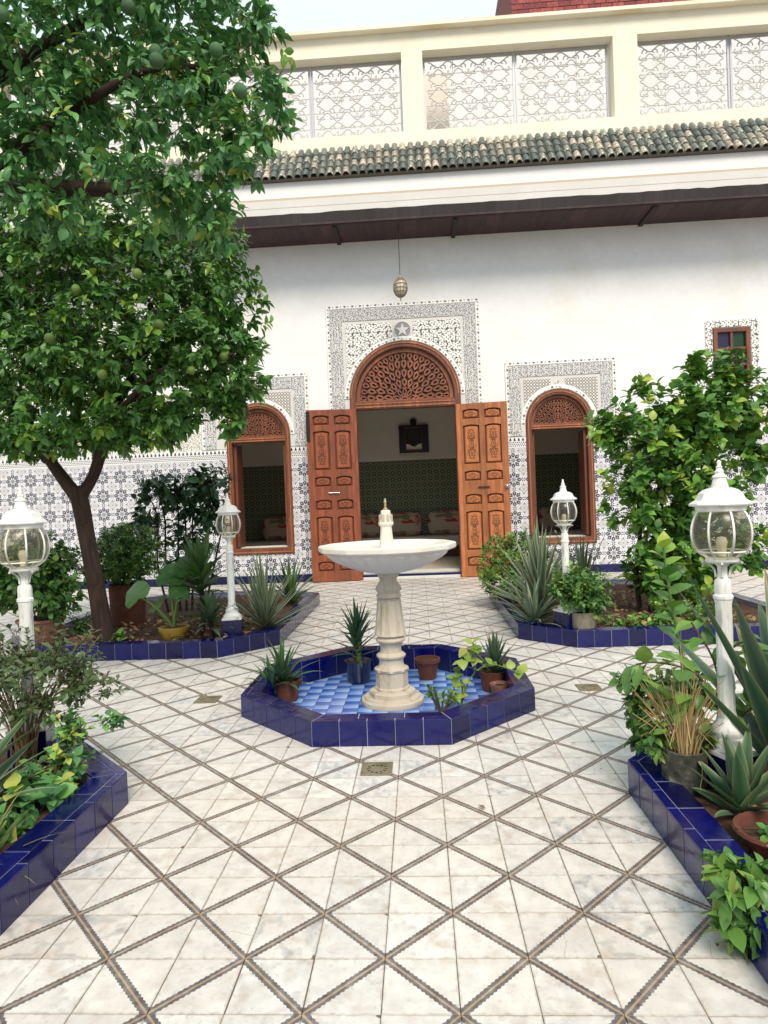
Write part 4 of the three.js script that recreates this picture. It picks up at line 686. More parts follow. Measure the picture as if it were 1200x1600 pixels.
// ------------------------------------------------------------------ furniture of the room behind
{
  const s = thing('bench_sofa', 'long low cushioned bench along the back wall of the room', 'sofa', [0, 0.12, -15.2]);
  part('base', rbox(9.6, 0.24, 0.72, 0.01, 0, 0.12, 0), M.sofaBase, s); part('mattress', rbox(9.6, 0.24, 0.76, 0.05, 0, 0.36, 0.01, 2), M.sofa, s);
  const pillow = (x, w, label) => { const g = new THREE.SphereGeometry(1, 20, 12), p = g.attributes.position; for (let i = 0; i < p.count; i++) { const f = (v) => Math.sign(v) * Math.pow(Math.abs(v), 0.45); p.setXYZ(i, f(p.getX(i)) * w / 2, f(p.getY(i)) * 0.29, p.getZ(i) * 0.11); } g.computeVertexNormals(); const m = solo('cushion', g, M.cushion, label, 'cushion', 'floral cushions on the bench'); m.position.set(x, 0.88, -15.36); m.rotation.x = -0.16; };
  pillow(-1.28, 0.72, 'floral cushion seen through the doorway beside left door leaf'); pillow(-0.4, 0.9, 'floral cushion on bench, middle of the doorway view'); pillow(0.62, 0.86, 'floral cushion on bench beside right door leaf');
  pillow(-3.35, 0.8, 'floral cushion seen through the left arched window'); pillow(3.2, 0.8, 'floral cushion seen through the right arched window'); pillow(-2.5, 0.5, 'narrow floral cushion at right side of left window view');
  const p = thing('framed_picture', 'black framed picture with crest on top, hanging in the room', 'picture', [-0.06, 2.9, -15.56]);
  part('frame', extr(polyShape(rect(-0.35, 0.35, -0.33, 0.33), [rect(-0.2, 0.2, -0.27, 0.27)]), 0.06, 0.01), M.black, p);
  part('inner_frame', extr(polyShape(rect(-0.21, 0.21, -0.28, 0.28), [rect(-0.185, 0.185, -0.255, 0.255)]), 0.07, 0.006), M.frameWood, p);
  const pic = tex(canvas(128, 180, (g, w, h) => { g.fillStyle = '#1d1714'; g.fillRect(0, 0, w, h); g.fillStyle = '#33261f'; g.beginPath(); g.ellipse(64, 70, 40, 46, 0, 0, 7); g.fill(); g.fillStyle = '#f2ece0'; g.beginPath(); g.moveTo(4, 176); g.lineTo(4, 128); g.lineTo(34, 134); g.quadraticCurveTo(64, 168, 94, 134); g.lineTo(124, 128); g.lineTo(124, 176); g.fill(); g.fillStyle = '#171210'; g.beginPath(); g.ellipse(64, 124, 30, 26, 0, 0, 7); g.fill(); }), true);
  const pg = new THREE.PlaneGeometry(0.4, 0.54); pg.translate(0, 0, 0.02); part('picture_sheet', pg, std({ map: pic, roughness: 0.5 }), p);
  part('crest', [revolve([[0, -0.03], [0.075, -0.025], [0.085, 0], [0.06, 0.03], [0, 0.035]], 14).rotateX(Math.PI / 2).translate(0, 0.41, 0.03), bbox(-0.06, 0.06, 0.33, 0.36, 0, 0.05)], M.black, p);
}
// ------------------------------------------------------------------ hanging lantern
{
  const L = thing('hanging_lantern', 'pierced metal lantern hanging from the eave above the main door', 'lantern', [-0.172, 4.82, -11.12]);
  const prof = [[0.006, 0], [0.012, 0.05], [0.03, 0.075], [0.075, 0.105], [0.108, 0.16], [0.118, 0.22], [0.112, 0.29], [0.088, 0.35], [0.05, 0.39], [0.028, 0.405], [0.02, 0.43], [0.008, 0.45]];
  const cage = [];
  for (let k = 0; k < 12; k++) { const a = k * Math.PI / 6; cage.push(limb(prof.slice(2, 10).map(([r, y]) => V(Math.cos(a) * r, y, Math.sin(a) * r)), [0.006, 0.006], 4)); }
  for (const [r, y] of prof.slice(3, 9)) { const t = new THREE.TorusGeometry(r, 0.006, 4, 24); t.rotateX(Math.PI / 2); t.translate(0, y, 0); cage.push(t); }
  const R = rngOf(4); for (let k = 0; k < 60; k++) { const i = 3 + Math.floor(R() * 5), t = R(), r = prof[i][0] * (1 - t) + prof[i + 1][0] * t, y = prof[i][1] * (1 - t) + prof[i + 1][1] * t, a = R() * 6.283; const g = new THREE.SphereGeometry(0.011, 6, 4); g.scale(1, 1, 1); g.translate(Math.cos(a) * r, y, Math.sin(a) * r); cage.push(g); }
  part('pierced_cage', cage, M.lanternMetal, L);
  part('glass', revolve([[0.0, 0.08], [0.068, 0.108], [0.1, 0.16], [0.11, 0.22], [0.104, 0.29], [0.08, 0.348], [0, 0.385]], 18), std({ color: 0xcfc9b4, roughness: 0.5 }), L);
  part('finial', revolve([[0, 0], [0.012, 0.02], [0.006, 0.05], [0.03, 0.075], [0, 0.085]], 10), M.lanternMetal, L);
  part('cap', revolve([[0, 0.385], [0.055, 0.39], [0.03, 0.41], [0.018, 0.44], [0.006, 0.46], [0, 0.46]], 14), M.lanternMetal, L);
  part('chain', rod(V(0, 0.45, 0), V(0, 1.33, 0), 0.006, 5), M.iron, L);
}
// ------------------------------------------------------------------ fountain
{
  const f = thing('fountain', 'white carved stone fountain with wide fluted basin in the octagonal pool', 'fountain', [-0.24, -0.03, -4.63]);
  const o = 0.03;
  part('base_step', [revolve([[0, 0], [0.222, 0], [0.226, 0.012], [0.222, 0.034], [0.205, 0.04], [0.2, 0.052], [0.168, 0.056], [0, 0.056]].map(([r, y]) => [r, y]), 40, null, 0.6), revolve([[0.17, 0.05], [0.168, 0.085], [0.16, 0.096], [0.12, 0.1], [0, 0.1]], 8, null, 0.3)], M.marbleOld, f);
  const oc = (a) => { const q = Math.PI / 4, m = ((a % q) + q) % q - q / 2; return Math.cos(Math.PI / 8) / Math.cos(m) * 1.04; };
  part('drum', revolve([[0, 0.095], [0.118, 0.1], [0.12, 0.112], [0.112, 0.122], [0.112, 0.222], [0.122, 0.234], [0.122, 0.248], [0.104, 0.256], [0, 0.256]], 48, (a, r, y) => y > 0.1 && y < 0.24 ? oc(a) : 1, 0.45), M.marbleOld, f);
  const fl = (n, d) => (a, r, y) => 1 - d * Math.pow(Math.abs(Math.sin(a * n / 2)), 0.7);
  part('lower_column', revolve([[0.1, 0.255], [0.092, 0.268], [0.086, 0.29], [0.09, 0.318], [0.104, 0.33], [0.106, 0.342], [0.096, 0.352], [0.078, 0.362], [0.074, 0.385], [0.078, 0.41], [0.09, 0.432], [0.104, 0.444], [0.106, 0.456], [0.098, 0.466], [0.09, 0.476]], 40, null, 0.5), M.marbleOld, f);
  part('fluted_shaft', revolve([[0.09, 0.476], [0.112, 0.488], [0.114, 0.505], [0.108, 0.52], [0.102, 0.58], [0.094, 0.65], [0.087, 0.71], [0.084, 0.735], [0.086, 0.742], [0.07, 0.75]], 96, (a, r, y) => y > 0.5 && y < 0.74 ? 1 - 0.09 * Math.pow(Math.abs(Math.sin(a * 6)), 0.6) : 1, 0.5), M.marbleOld, f);
  part('upper_column', revolve([[0.07, 0.748], [0.088, 0.757], [0.09, 0.77], [0.08, 0.782], [0.078, 0.79], [0.092, 0.806], [0.094, 0.82], [0.084, 0.84], [0.066, 0.865], [0.06, 0.88], [0.066, 0.895], [0.076, 0.905], [0.076, 0.918], [0.09, 0.925], [0.1, 0.94]], 48, (a, r, y) => y > 0.79 && y < 0.86 ? 1 - 0.05 * Math.abs(Math.sin(a * 6)) : 1, 0.5), M.marbleOld, f);
  const rim = (a, r, y) => { const q = Math.PI / 6, m = ((a % q) + q) % q - q / 2; return 0.985 * Math.cos(q / 2) / Math.cos(m) * 1.03; };
  const basin = part('basin', revolve([[0.06, 0.925], [0.14, 0.938], [0.2, 0.952], [0.27, 0.975], [0.34, 1.006], [0.395, 1.036], [0.428, 1.062], [0.436, 1.078], [0.452, 1.086], [0.478, 1.092], [0.488, 1.102], [0.488, 1.128], [0.48, 1.138], [0.452, 1.14], [0.436, 1.132], [0.38, 1.112], [0.26, 1.098], [0.12, 1.092], [0, 1.09]], 208, (a, r, y, j) => j >= 8 && j <= 14 ? rim(a) : j > 0 && j < 7 ? 1 - 0.06 * Math.pow(Math.abs(Math.cos(a * 13)), 3) * Math.min(1, r / 0.2) : j > 14 ? 1 : rim(a), 0.5), M.marble, f);
  void basin;
  const oct8 = (a) => { const q = Math.PI / 4, m = ((a % q) + q) % q - q / 2; return Math.cos(Math.PI / 8) / Math.cos(m); };
  part('spout', revolve([[0.07, 1.085], [0.068, 1.098], [0.06, 1.104], [0.052, 1.135], [0.046, 1.18], [0.042, 1.225], [0.04, 1.26], [0.052, 1.272], [0.055, 1.285], [0.046, 1.31], [0.037, 1.345], [0.034, 1.372], [0.028, 1.378], [0, 1.38]], 40, oct8, 0.35), M.marble, f);
  part('spout_relief', [0, 1, 2, 3, 4, 5, 6, 7].map((k) => { const s = new THREE.Shape(); s.moveTo(-0.013, 0); s.lineTo(0.013, 0); s.lineTo(0.01, 0.045); s.quadraticCurveTo(0, 0.062, -0.01, 0.045); const g = new THREE.ExtrudeGeometry(s, { depth: 0.004, bevelEnabled: false, curveSegments: 5 }); g.translate(0, 1.295, 0.045); g.rotateY((k + 0.5) * Math.PI / 4); return g; }), M.marbleOld, f);
  part('nozzle', revolve([[0, 1.375], [0.017, 1.38], [0.017, 1.388], [0.009, 1.394], [0.008, 1.43], [0.01, 1.434], [0.006, 1.46], [0, 1.462]], 12), M.brass, f);
}
// ------------------------------------------------------------------ lamp posts
{
  const mk = (p, label, turn) => {
    const l = thing('lamp_post', label, 'lamp post', p, turn, 'white globe lamp posts in the planter beds'), P = M.lampPaint;
    // foot of blue tiles up to 0.31 m, then the post
    const pl = part('plinth', [bbox(-0.085, 0.085, 0.02, 0.3, -0.085, 0.085)], M.grout, l);
    for (let s = 0; s < 4; s++) for (let c = 0; c < 2; c++) for (let r = 0; r < 2; r++) { const g = prism(rect(-0.091 + c * 0.091 + 0.001, c * 0.091 - 0.001, 0.02 + r * 0.14 + 0.001, 0.02 + (r + 1) * 0.14 - 0.001), 0.085, 0.092, 0.002); g.rotateY(s * Math.PI / 2); part('tile', g, M.blue[(s + c + r) % 3], pl); }
    part('plinth_top', rbox(0.192, 0.022, 0.192, 0.006, 0, 0.312, 0), M.whiteTrim, l);
    part('foot', revolve([[0, 0.32], [0.088, 0.322], [0.09, 0.338], [0.075, 0.352], [0.062, 0.372], [0.066, 0.392], [0.058, 0.412], [0.044, 0.43], [0.04, 0.45]], 24, null, 0.6), P, l);
    part('post', revolve([[0.038, 0.445], [0.04, 0.46], [0.036, 0.48], [0.034, 0.94], [0.036, 0.955], [0.036, 0.96]], 64, (a, r, y) => y > 0.47 && y < 0.945 ? 1 - 0.07 * Math.pow(Math.abs(Math.sin(a * 6)), 0.8) : 1, 0.6), P, l);
    part('collar', revolve([[0.034, 0.955], [0.04, 0.962], [0.04, 0.974], [0.034, 0.982], [0.035, 1.02], [0.032, 1.04], [0.022, 1.052], [0.019, 1.07], [0.02, 1.1], [0.03, 1.112], [0.062, 1.118], [0.068, 1.124], [0.066, 1.134], [0.055, 1.138], [0, 1.138]], 24, null, 0.6), P, l);
    const glass = [[0.056, 1.138], [0.062, 1.142], [0.095, 1.165], [0.114, 1.2], [0.121, 1.238], [0.119, 1.272], [0.11, 1.305], [0.096, 1.332], [0.09, 1.338]];
    part('glass_globe', revolve(glass, 40, (a, r, y) => 1, 1.2), M.lampGlass, l);
    for (let k = 0; k < 8; k++) { const a = (k + 0.5) * Math.PI / 4; part('cage_rib', limb(glass.map(([r, y]) => V(Math.cos(a) * (r + 0.003), y, Math.sin(a) * (r + 0.003))), [0.0045, 0.005, 0.0045], 5), P, l); }
    { const t = new THREE.TorusGeometry(0.097, 0.0045, 5, 32); t.rotateX(Math.PI / 2); t.translate(0, 1.166, 0); const t2 = new THREE.TorusGeometry(0.062, 0.006, 5, 28); t2.rotateX(Math.PI / 2); t2.translate(0, 1.128, 0); part('cage_ring', [t, t2], P, l); }
    for (let k = 0; k < 4; k++) { const a = k * Math.PI / 2 + Math.PI / 4, p2 = []; for (let i = 0; i <= 8; i++) { const t = i / 8, r = 0.026 + 0.046 * t - 0.012 * Math.sin(t * Math.PI), y = 1.055 + 0.066 * Math.pow(t, 0.7); p2.push(V(Math.cos(a) * r, y, Math.sin(a) * r)); } p2.push(V(Math.cos(a) * 0.076, 1.112, Math.sin(a) * 0.076)); part('scroll_bracket', limb(p2, [0.005, 0.0045, 0.006], 5), P, l); }
    const o8 = (a) => { const q = Math.PI / 4, m = ((a % q) + q) % q - q / 2; return Math.cos(Math.PI / 8) / Math.cos(m) * 1.03; };
    part('roof_cap', [revolve([[0.088, 1.335], [0.099, 1.34], [0.1, 1.358], [0.096, 1.362]], 32, null, 0.6), revolve([[0.09, 1.358], [0.118, 1.362], [0.121, 1.368], [0.118, 1.374], [0.098, 1.386], [0.09, 1.398], [0.083, 1.416], [0.066, 1.43], [0.045, 1.438], [0, 1.44]], 40, o8, 0.4)], P, l);
    part('finial', revolve([[0.046, 1.434], [0.036, 1.44], [0.032, 1.452], [0.026, 1.475], [0.024, 1.48], [0.03, 1.484], [0.028, 1.49], [0.018, 1.496], [0.016, 1.503], [0.02, 1.508], [0.014, 1.514], [0.011, 1.522], [0.014, 1.527], [0.009, 1.533], [0.008, 1.54], [0.0095, 1.548], [0.005, 1.556], [0, 1.558]], 18, null, 0.7), P, l);
    part('bulb', [revolve([[0, 1.14], [0.018, 1.145], [0.018, 1.175], [0.02, 1.185], [0.024, 1.205], [0.018, 1.225], [0, 1.23]], 14)], std({ color: 0xeeeade, roughness: 0.4 }), l);
    return l;
  };
  mk([-1.9, 0, -6.36], 'white lamp post beside left arched window, in the far bed', 0.2);
  mk([1.372, 0, -6.24], 'white lamp post in front of the right arched window', 0.5);
  mk([1.293, -0.03, -2.86], 'white lamp post at right edge, rising among the nearest plants', 0.36);
  mk([-2.062, 0, -3.26], 'white lamp post at left edge, above the twiggy shrub', 0.3);
}
// ------------------------------------------------------------------ floor drains
for (const [x, z, label] of [[-0.272, -3.37, 'square floor drain in front of the octagonal pool'], [1.175, -4.735, 'floor drain to the right of the pool, near the grey plant bag'], [-1.6, -4.66, 'dull floor drain to the left of the pool']]) {
  const d = thing('floor_drain', label, 'drain', [x, 0.0062, z], 0, 'floor drains'), s = 0.082, holes = [];
  for (let k = 0; k < 12; k++) { const a = k * Math.PI / 6, h = []; for (const [r, q] of [[0.038, -0.13], [0.056, -0.15], [0.056, 0.15], [0.038, 0.13]]) h.push([Math.cos(a + q) * r, Math.sin(a + q) * r]); holes.push(h); }
  part('cover', flat(extr(polyShape(rect(-s, s, -s, s), holes), 0.003, 0.001, 0.001, 8)), M.drain, d);
  part('rim', flat(extr(polyShape(rect(-s, s, -s, s), [rect(-s + 0.008, s - 0.008, -s + 0.008, s - 0.008)]), 0.002, 0.0005, 0.004)), M.drain, d);
  part('pit', flat(extr(polyShape(arc(0, 0, 0.06, 0, 6.283, 20)), 0.0006)), M.hole, d);  // thin black disc, painted darkness in place of a real depth below the slots
}

// ------------------------------------------------------------------ plants
const leafCol = { // linear base colours, dark to bright
  citrus: [[0.057, 0.165, 0.038], [0.088, 0.229, 0.045], [0.133, 0.308, 0.048], [0.218, 0.403, 0.060], [0.373, 0.536, 0.078]],
  orange: [[0.081, 0.224, 0.081], [0.111, 0.290, 0.096], [0.169, 0.386, 0.105], [0.281, 0.504, 0.107], [0.508, 0.550, 0.119]],
  lemon: [[0.070, 0.189, 0.036], [0.106, 0.263, 0.042], [0.163, 0.336, 0.051], [0.256, 0.441, 0.068], [0.443, 0.550, 0.090]],
  dark: [[0.022, 0.066, 0.027], [0.032, 0.091, 0.033], [0.046, 0.116, 0.038], [0.064, 0.149, 0.045], [0.108, 0.198, 0.053]],
  bright: [[0.069, 0.172, 0.029], [0.103, 0.230, 0.034], [0.149, 0.299, 0.040], [0.207, 0.368, 0.046], [0.287, 0.437, 0.069]],
  mid: [[0.064, 0.169, 0.040], [0.104, 0.232, 0.052], [0.141, 0.297, 0.059], [0.206, 0.360, 0.070], [0.309, 0.444, 0.092]],
  olive: [[0.07, 0.12, 0.045], [0.09, 0.15, 0.05], [0.12, 0.18, 0.06], [0.15, 0.2, 0.07], [0.17, 0.16, 0.08]],
  lime: [[0.160, 0.260, 0.040], [0.220, 0.340, 0.050], [0.300, 0.420, 0.070], [0.360, 0.440, 0.080], [0.420, 0.460, 0.120]],
};
const leafSurf = { roughness: 0.4, transmission: 0.3, thickness: 0, ior: 1.4, side: THREE.DoubleSide };
const leafMats = {}; for (const k in leafCol) leafMats[k] = leafCol[k].map((c) => phys({ color: lin(...c), ...leafSurf }));
const leafWhite = phys({ color: 0xffffff, ...leafSurf });
const bladeMat = phys({ vertexColors: true, color: 0xffffff, roughness: 0.45, transmission: 0.12, thickness: 0, side: THREE.DoubleSide });
// leaf along +Y, facing +Z, length 1
function leafGeo(w, fold, droop, n = 4, tip = 0.5) {
  const P = [], I = [];
  for (let i = 0; i <= n; i++) { const t = i / n, k = Math.sin(Math.PI * Math.pow(t, tip)) , r = i === 0 || i === n ? 0.0 : w * k, y = t - droop * t * t * 0.25, z = -droop * t * t * 0.6; P.push(-r, y, z + r * fold, 0, y, z, r, y, z + r * fold); }
  for (let i = 0; i < n; i++) { const a = i * 3; for (const k of [0, 1]) { const p = a + k, q = p + 1, u = p + 3, v = q + 3; if (i > 0) I.push(p, q, v); if (i < n - 1 || true) I.push(p, v, u); } }
  const g = new THREE.BufferGeometry(); g.setAttribute('position', new THREE.BufferAttribute(new Float32Array(P), 3)); g.setIndex(I); g.computeVertexNormals();
  g.setAttribute('uv', new THREE.BufferAttribute(new Float32Array(P.length / 3 * 2), 2)); return g;
}
const LG = { citrusB: leafGeo(0.2, 0.6, 0.8, 4, 0.75), citrusC: leafGeo(0.28, 0.15, -0.15, 4, 0.85), roundB: leafGeo(0.3, 0.5, 0.7, 4, 0.8), citrus: leafGeo(0.24, 0.35, 0.35, 4, 0.8), round: leafGeo(0.34, 0.25, 0.3, 4, 0.85), small: leafGeo(0.3, 0.3, 0.2, 2, 0.9), narrow: leafGeo(0.12, 0.4, 0.5, 4, 0.8), broad: leafGeo(0.4, 0.2, 0.4, 5, 0.7) };
const _x = V(0, 0, 0), _y = V(0, 0, 0), _z = V(0, 0, 0);
function leafM(p, dir, up, len, roll = 0) {
  _y.copy(dir).normalize(); _x.copy(_y).cross(up); if (_x.lengthSq() < 1e-6) _x.set(1, 0, 0); _x.normalize(); _z.copy(_x).cross(_y);
  const m = new THREE.Matrix4().makeBasis(_x.clone(), _y.clone(), _z.clone()); if (roll) m.multiply(new THREE.Matrix4().makeRotationY(roll));
  m.scale(V(len, len, len)); m.setPosition(p); return m;
}
// the leaves that show largest become parts of their own, the rest one mass
function addLeaves(parent, leaves, geo, pal, keep, name = 'leaf') {
  const off = parent.position, q = V(0, 0, 0);
  for (const l of leaves) { q.setFromMatrixPosition(l.m).add(off); l.s = inView(q, 1) ? l.len / q.distanceTo(camera.position) * (1 + 0.2 * l.out) : 0; }
  leaves.sort((a, b) => b.s - a.s);
  leaves.slice(0, keep).forEach((l, i) => { const m = part(name, geo === LG.citrus ? [LG.citrus, LG.citrusB, LG.citrusC][i % 3] : geo === LG.round ? [LG.round, LG.roundB][i % 2] : geo, leafMats[pal][l.c], parent); m.applyMatrix4(l.m); });
  const rest = leaves.slice(keep); if (!rest.length) return;
  const im = new THREE.InstancedMesh(geo, leafWhite, rest.length), c = new THREE.Color(), R = rngOf(rest.length);
  rest.forEach((l, i) => { im.setMatrixAt(i, l.m); const k = leafCol[pal][l.c], v = 0.8 + R() * 0.4; im.setColorAt(i, c.setRGB(k[0] * v, k[1] * v, k[2] * v)); });
  im.name = 'foliage'; im.userData.kind = 'stuff'; shadow(im); parent.add(im);
}
const rndDir = (R) => { const z = R() * 2 - 1, a = R() * 6.2832, r = Math.sqrt(1 - z * z); return V(r * Math.cos(a), z, r * Math.sin(a)); };
// leafy crown: lobes = [[x, y, z, rx, ry, rz, tips]] relative to the thing
function crown(t, o) {
  const R = rngOf(o.seed), leaves = [], tw = [];
  for (const [cx, cy, cz, rx, ry, rz, n] of o.lobes) for (let i = 0; i < n; i++) {
    const d = rndDir(R), k = Math.pow(R(), o.shell ?? 0.45), bump = 0.8 + 0.4 * N1(d.x * 2.2 + cx * 3 + 9, d.y * 2.2 + d.z * 2.2 + cy + 9, 3);
    const p = V(cx + d.x * rx * k * bump, cy + d.y * ry * k * bump, cz + d.z * rz * k * bump);
    if (o.keep && !o.keep(p)) continue;
    const v = d.clone().multiplyScalar(0.8).add(V(0, o.lift ?? 0.35, 0)).addScaledVector(rndDir(R), 0.45).normalize();
    const tl = o.twig * (0.6 + R() * 0.7), base = p.clone().addScaledVector(v, -tl);
    if (R() < (o.twigShare ?? 0.6)) tw.push(rod(base.clone().addScaledVector(V(cx - base.x, cy - base.y, cz - base.z), 0.12), p, o.twigR ?? 0.003, 3));
    const m = Math.round(o.leavesPer * (0.7 + R() * 0.6)), a0 = R() * 6.28, e1 = V(0, 1, 0).cross(v).normalize(), e2 = v.clone().cross(e1), young = R() < (o.young ?? 0.12);
    for (let q = 0; q < m; q++) {
      const f = (q + 0.5) / m, a = a0 + q * 2.4, side = e1.clone().multiplyScalar(Math.cos(a)).addScaledVector(e2, Math.sin(a));
      const dir = v.clone().multiplyScalar(0.35 + f * 0.7).add(side).addScaledVector(V(0, -1, 0), (o.droop ?? 0.25) * (0.4 + R() * 0.9)).normalize();
      const up = V(0, 1, 0).multiplyScalar(0.9).addScaledVector(v, 0.6).addScaledVector(rndDir(R), 0.5);
      const len = o.leaf * (0.5 + R() * 0.8), pos = base.clone().addScaledVector(v, tl * (0.2 + 0.8 * f));
      const shade = R(), c = Math.min(4, Math.max(0, Math.floor((young ? 2.2 : 0.2) + shade * 2.6)));
      leaves.push({ m: leafM(pos, dir, up, len, (R() - 0.5) * 0.7), len, c, out: k });
    }
  }
  if (tw.length) part('twigs', tw, o.twigMat ?? M.twig, t);
  addLeaves(t, leaves, LG[o.geo], o.pal, o.parts ?? 0);
}
function fruits(t, list, r, col, R) { const mt = [0, 1].map((k) => phys({ color: lin(...col.map((c) => c * (0.85 + k * 0.35))), roughness: 0.5, bumpMap: M.terra.bumpMap, bumpScale: 0.002, sheen: 0.1 })); const g = new THREE.SphereGeometry(1, 16, 12); g.scale(1, 1.06, 1); list.forEach(([x, y, z, s = 1], i) => { z -= 0.1 * (i % 3); const m = part('fruit', g, mt[i % 2], t); m.position.set(x, y, z); m.scale.setScalar(r * s * (0.9 + R() * 0.2)); m.rotation.set(R() * 3, R() * 3, 0); }); }

{ // citrus tree in the left bed
  const t = thing('citrus_tree', 'citrus tree with forked leaning trunk and dense crown in left bed', 'tree', [-3.2, 0.06, -6.36]);
  part('trunk', [limb([V(0.02, 0, 0), V(-0.03, 0.25, 0), V(-0.09, 0.7, 0), V(-0.15, 1.1, 0), V(-0.2, 1.45, 0), V(-0.24, 1.62, 0)], [0.115, 0.09, 0.082, 0.08, 0.086, 0.08], 14), limb([V(-0.22, 1.5, 0), V(-0.36, 1.72, 0.03), V(-0.5, 1.95, 0.05), V(-0.75, 2.5, 0.1)], [0.072, 0.062, 0.052, 0.035], 10), limb([V(-0.2, 1.52, 0), V(-0.08, 1.72, -0.04), V(0.02, 2.0, -0.08), V(0.2, 2.5, -0.1), V(0.6, 3.0, 0)], [0.066, 0.054, 0.048, 0.04, 0.03], 10), limb([V(-0.1, 1.7, -0.04), V(0.25, 2.2, 0.2), V(0.9, 2.7, 0.35), V(1.5, 2.8, 0.3)], [0.045, 0.04, 0.03, 0.015], 8), limb([V(-0.5, 1.9, 0.05), V(-0.9, 2.3, -0.3), V(-1.3, 2.9, -0.4)], [0.05, 0.04, 0.02], 8)], M.bark, t);
  crown(t, { seed: 21, geo: 'citrus', pal: 'citrus', leaf: 0.105, leavesPer: 9, twig: 0.14, parts: 300, droop: 0.4, lift: 0.25, young: 0.14,
    lobes: [[-0.3, 2.75, 0, 1.05, 0.8, 1.0, 420], [0.75, 2.95, 0.1, 0.95, 0.85, 0.9, 380], [1.35, 2.72, 0.15, 0.52, 0.52, 0.5, 130], [-1.3, 2.75, 0, 0.9, 0.75, 0.9, 280], [0.1, 3.6, 0, 1.2, 0.85, 1.0, 330], [1.25, 3.5, 0, 0.6, 0.75, 0.6, 150], [-0.9, 3.55, 0, 1.0, 0.75, 0.9, 260], [0.5, 4.1, 0, 1.2, 0.6, 0.9, 220], [-0.6, 4.1, 0, 0.9, 0.5, 0.8, 160], [0.35, 2.15, 0.3, 0.75, 0.24, 0.6, 130], [-0.6, 2.12, 0.3, 0.8, 0.22, 0.7, 130], [1.42, 2.28, 0.2, 0.2, 0.3, 0.2, 34], [0.9, 2.25, 0.3, 0.3, 0.2, 0.3, 40], [-1.2, 2.1, 0.3, 0.5, 0.22, 0.5, 70]] });
  fruits(t, [[0.12, 2.85, 0.98], [0.5, 2.55, 0.95], [1.45, 2.75, 0.62], [1.2, 2.6, 0.6], [1.55, 2.5, 0.45], [1.3, 2.42, 0.5], [1.02, 2.95, 0.85], [0.3, 3.3, 0.95], [-0.5, 2.6, 1.0], [0.85, 3.4, 0.85], [1.48, 2.2, 0.3], [1.38, 2.1, 0.25]], 0.042, [0.11, 0.18, 0.03], rngOf(2));
}
{ // orange tree of the near left bed: only the crown hangs into the picture
  const t = thing('orange_tree', 'nearest fruit tree, crown with large green fruit filling upper left corner', 'tree', [-3.3, 0.06, -2.5]);
  part('trunk', [limb([V(0, 0, 0), V(0.05, 0.8, 0), V(0.0, 1.6, -0.1), V(0.15, 2.4, -0.3)], [0.14, 0.11, 0.1, 0.08], 12), limb([V(0.12, 2.35, -0.28), V(0.5, 2.95, -0.6), V(0.95, 3.15, -0.9), V(1.6, 3.17, -1.1), V(2.0, 3.25, -1.2)], [0.07, 0.06, 0.05, 0.04, 0.02], 9), limb([V(0.15, 2.4, -0.3), V(0.4, 3.1, -0.7), V(0.9, 3.7, -1.0), V(1.5, 4.1, -1.1), V(2.1, 4.3, -1.1)], [0.07, 0.06, 0.045, 0.03, 0.015], 9), limb([V(0.95, 3.15, -0.9), V(1.4, 3.5, -1.0), V(1.9, 3.75, -1.0), V(2.3, 3.8, -1.1)], [0.035, 0.03, 0.022, 0.01], 7), limb([V(0.15, 2.4, -0.3), V(-0.3, 3.2, 0), V(-0.6, 4, 0.3)], [0.06, 0.05, 0.02], 7)], M.bark, t);
  crown(t, { seed: 33, geo: 'citrus', pal: 'orange', leaf: 0.078, leavesPer: 8, twig: 0.11, parts: 300, droop: 0.45, lift: 0.1, young: 0.1, shell: 0.6,
    lobes: [[1.55, 3.72, -1.05, 0.55, 0.5, 0.5, 170], [2.15, 3.72, -1.1, 0.45, 0.5, 0.45, 150], [2.35, 3.38, -1.1, 0.3, 0.26, 0.35, 60], [1.95, 3.12, -1.05, 0.42, 0.28, 0.4, 90], [1.35, 3.4, -1.0, 0.5, 0.32, 0.45, 110], [1.9, 4.25, -1.1, 0.65, 0.4, 0.5, 170], [1.1, 4.0, -0.95, 0.5, 0.5, 0.5, 130], [0.8, 3.5, -0.8, 0.4, 0.4, 0.5, 80], [1.3, 4.7, -0.9, 0.9, 0.5, 0.8, 160], [0.2, 4.2, -0.3, 0.9, 0.8, 0.9, 160], [-0.6, 4.0, 0.3, 0.9, 0.7, 0.9, 120], [2.2, 2.95, -1.05, 0.22, 0.2, 0.25, 28], [1.35, 3.02, -0.95, 0.35, 0.2, 0.35, 50], [2.55, 3.6, -1.1, 0.18, 0.25, 0.2, 26], [2.5, 4.05, -1.15, 0.25, 0.3, 0.25, 40]] });
  fruits(t, [[1.02, 3.78, -0.5, 1.1], [1.12, 3.7, -0.48, 1.1], [1.5, 4.0, -0.55], [1.42, 3.72, -0.5], [1.95, 3.86, -0.6], [2.02, 3.74, -0.66], [2.28, 3.9, -0.7], [2.34, 3.72, -0.75], [2.42, 3.6, -0.8], [2.46, 3.5, -0.85], [1.25, 3.1, -0.7, 0.7], [1.72, 3.02, -0.7, 0.8], [2.1, 3.55, -0.65], [1.3, 3.9, -0.55]], 0.034, [0.05, 0.13, 0.045], rngOf(3));
}
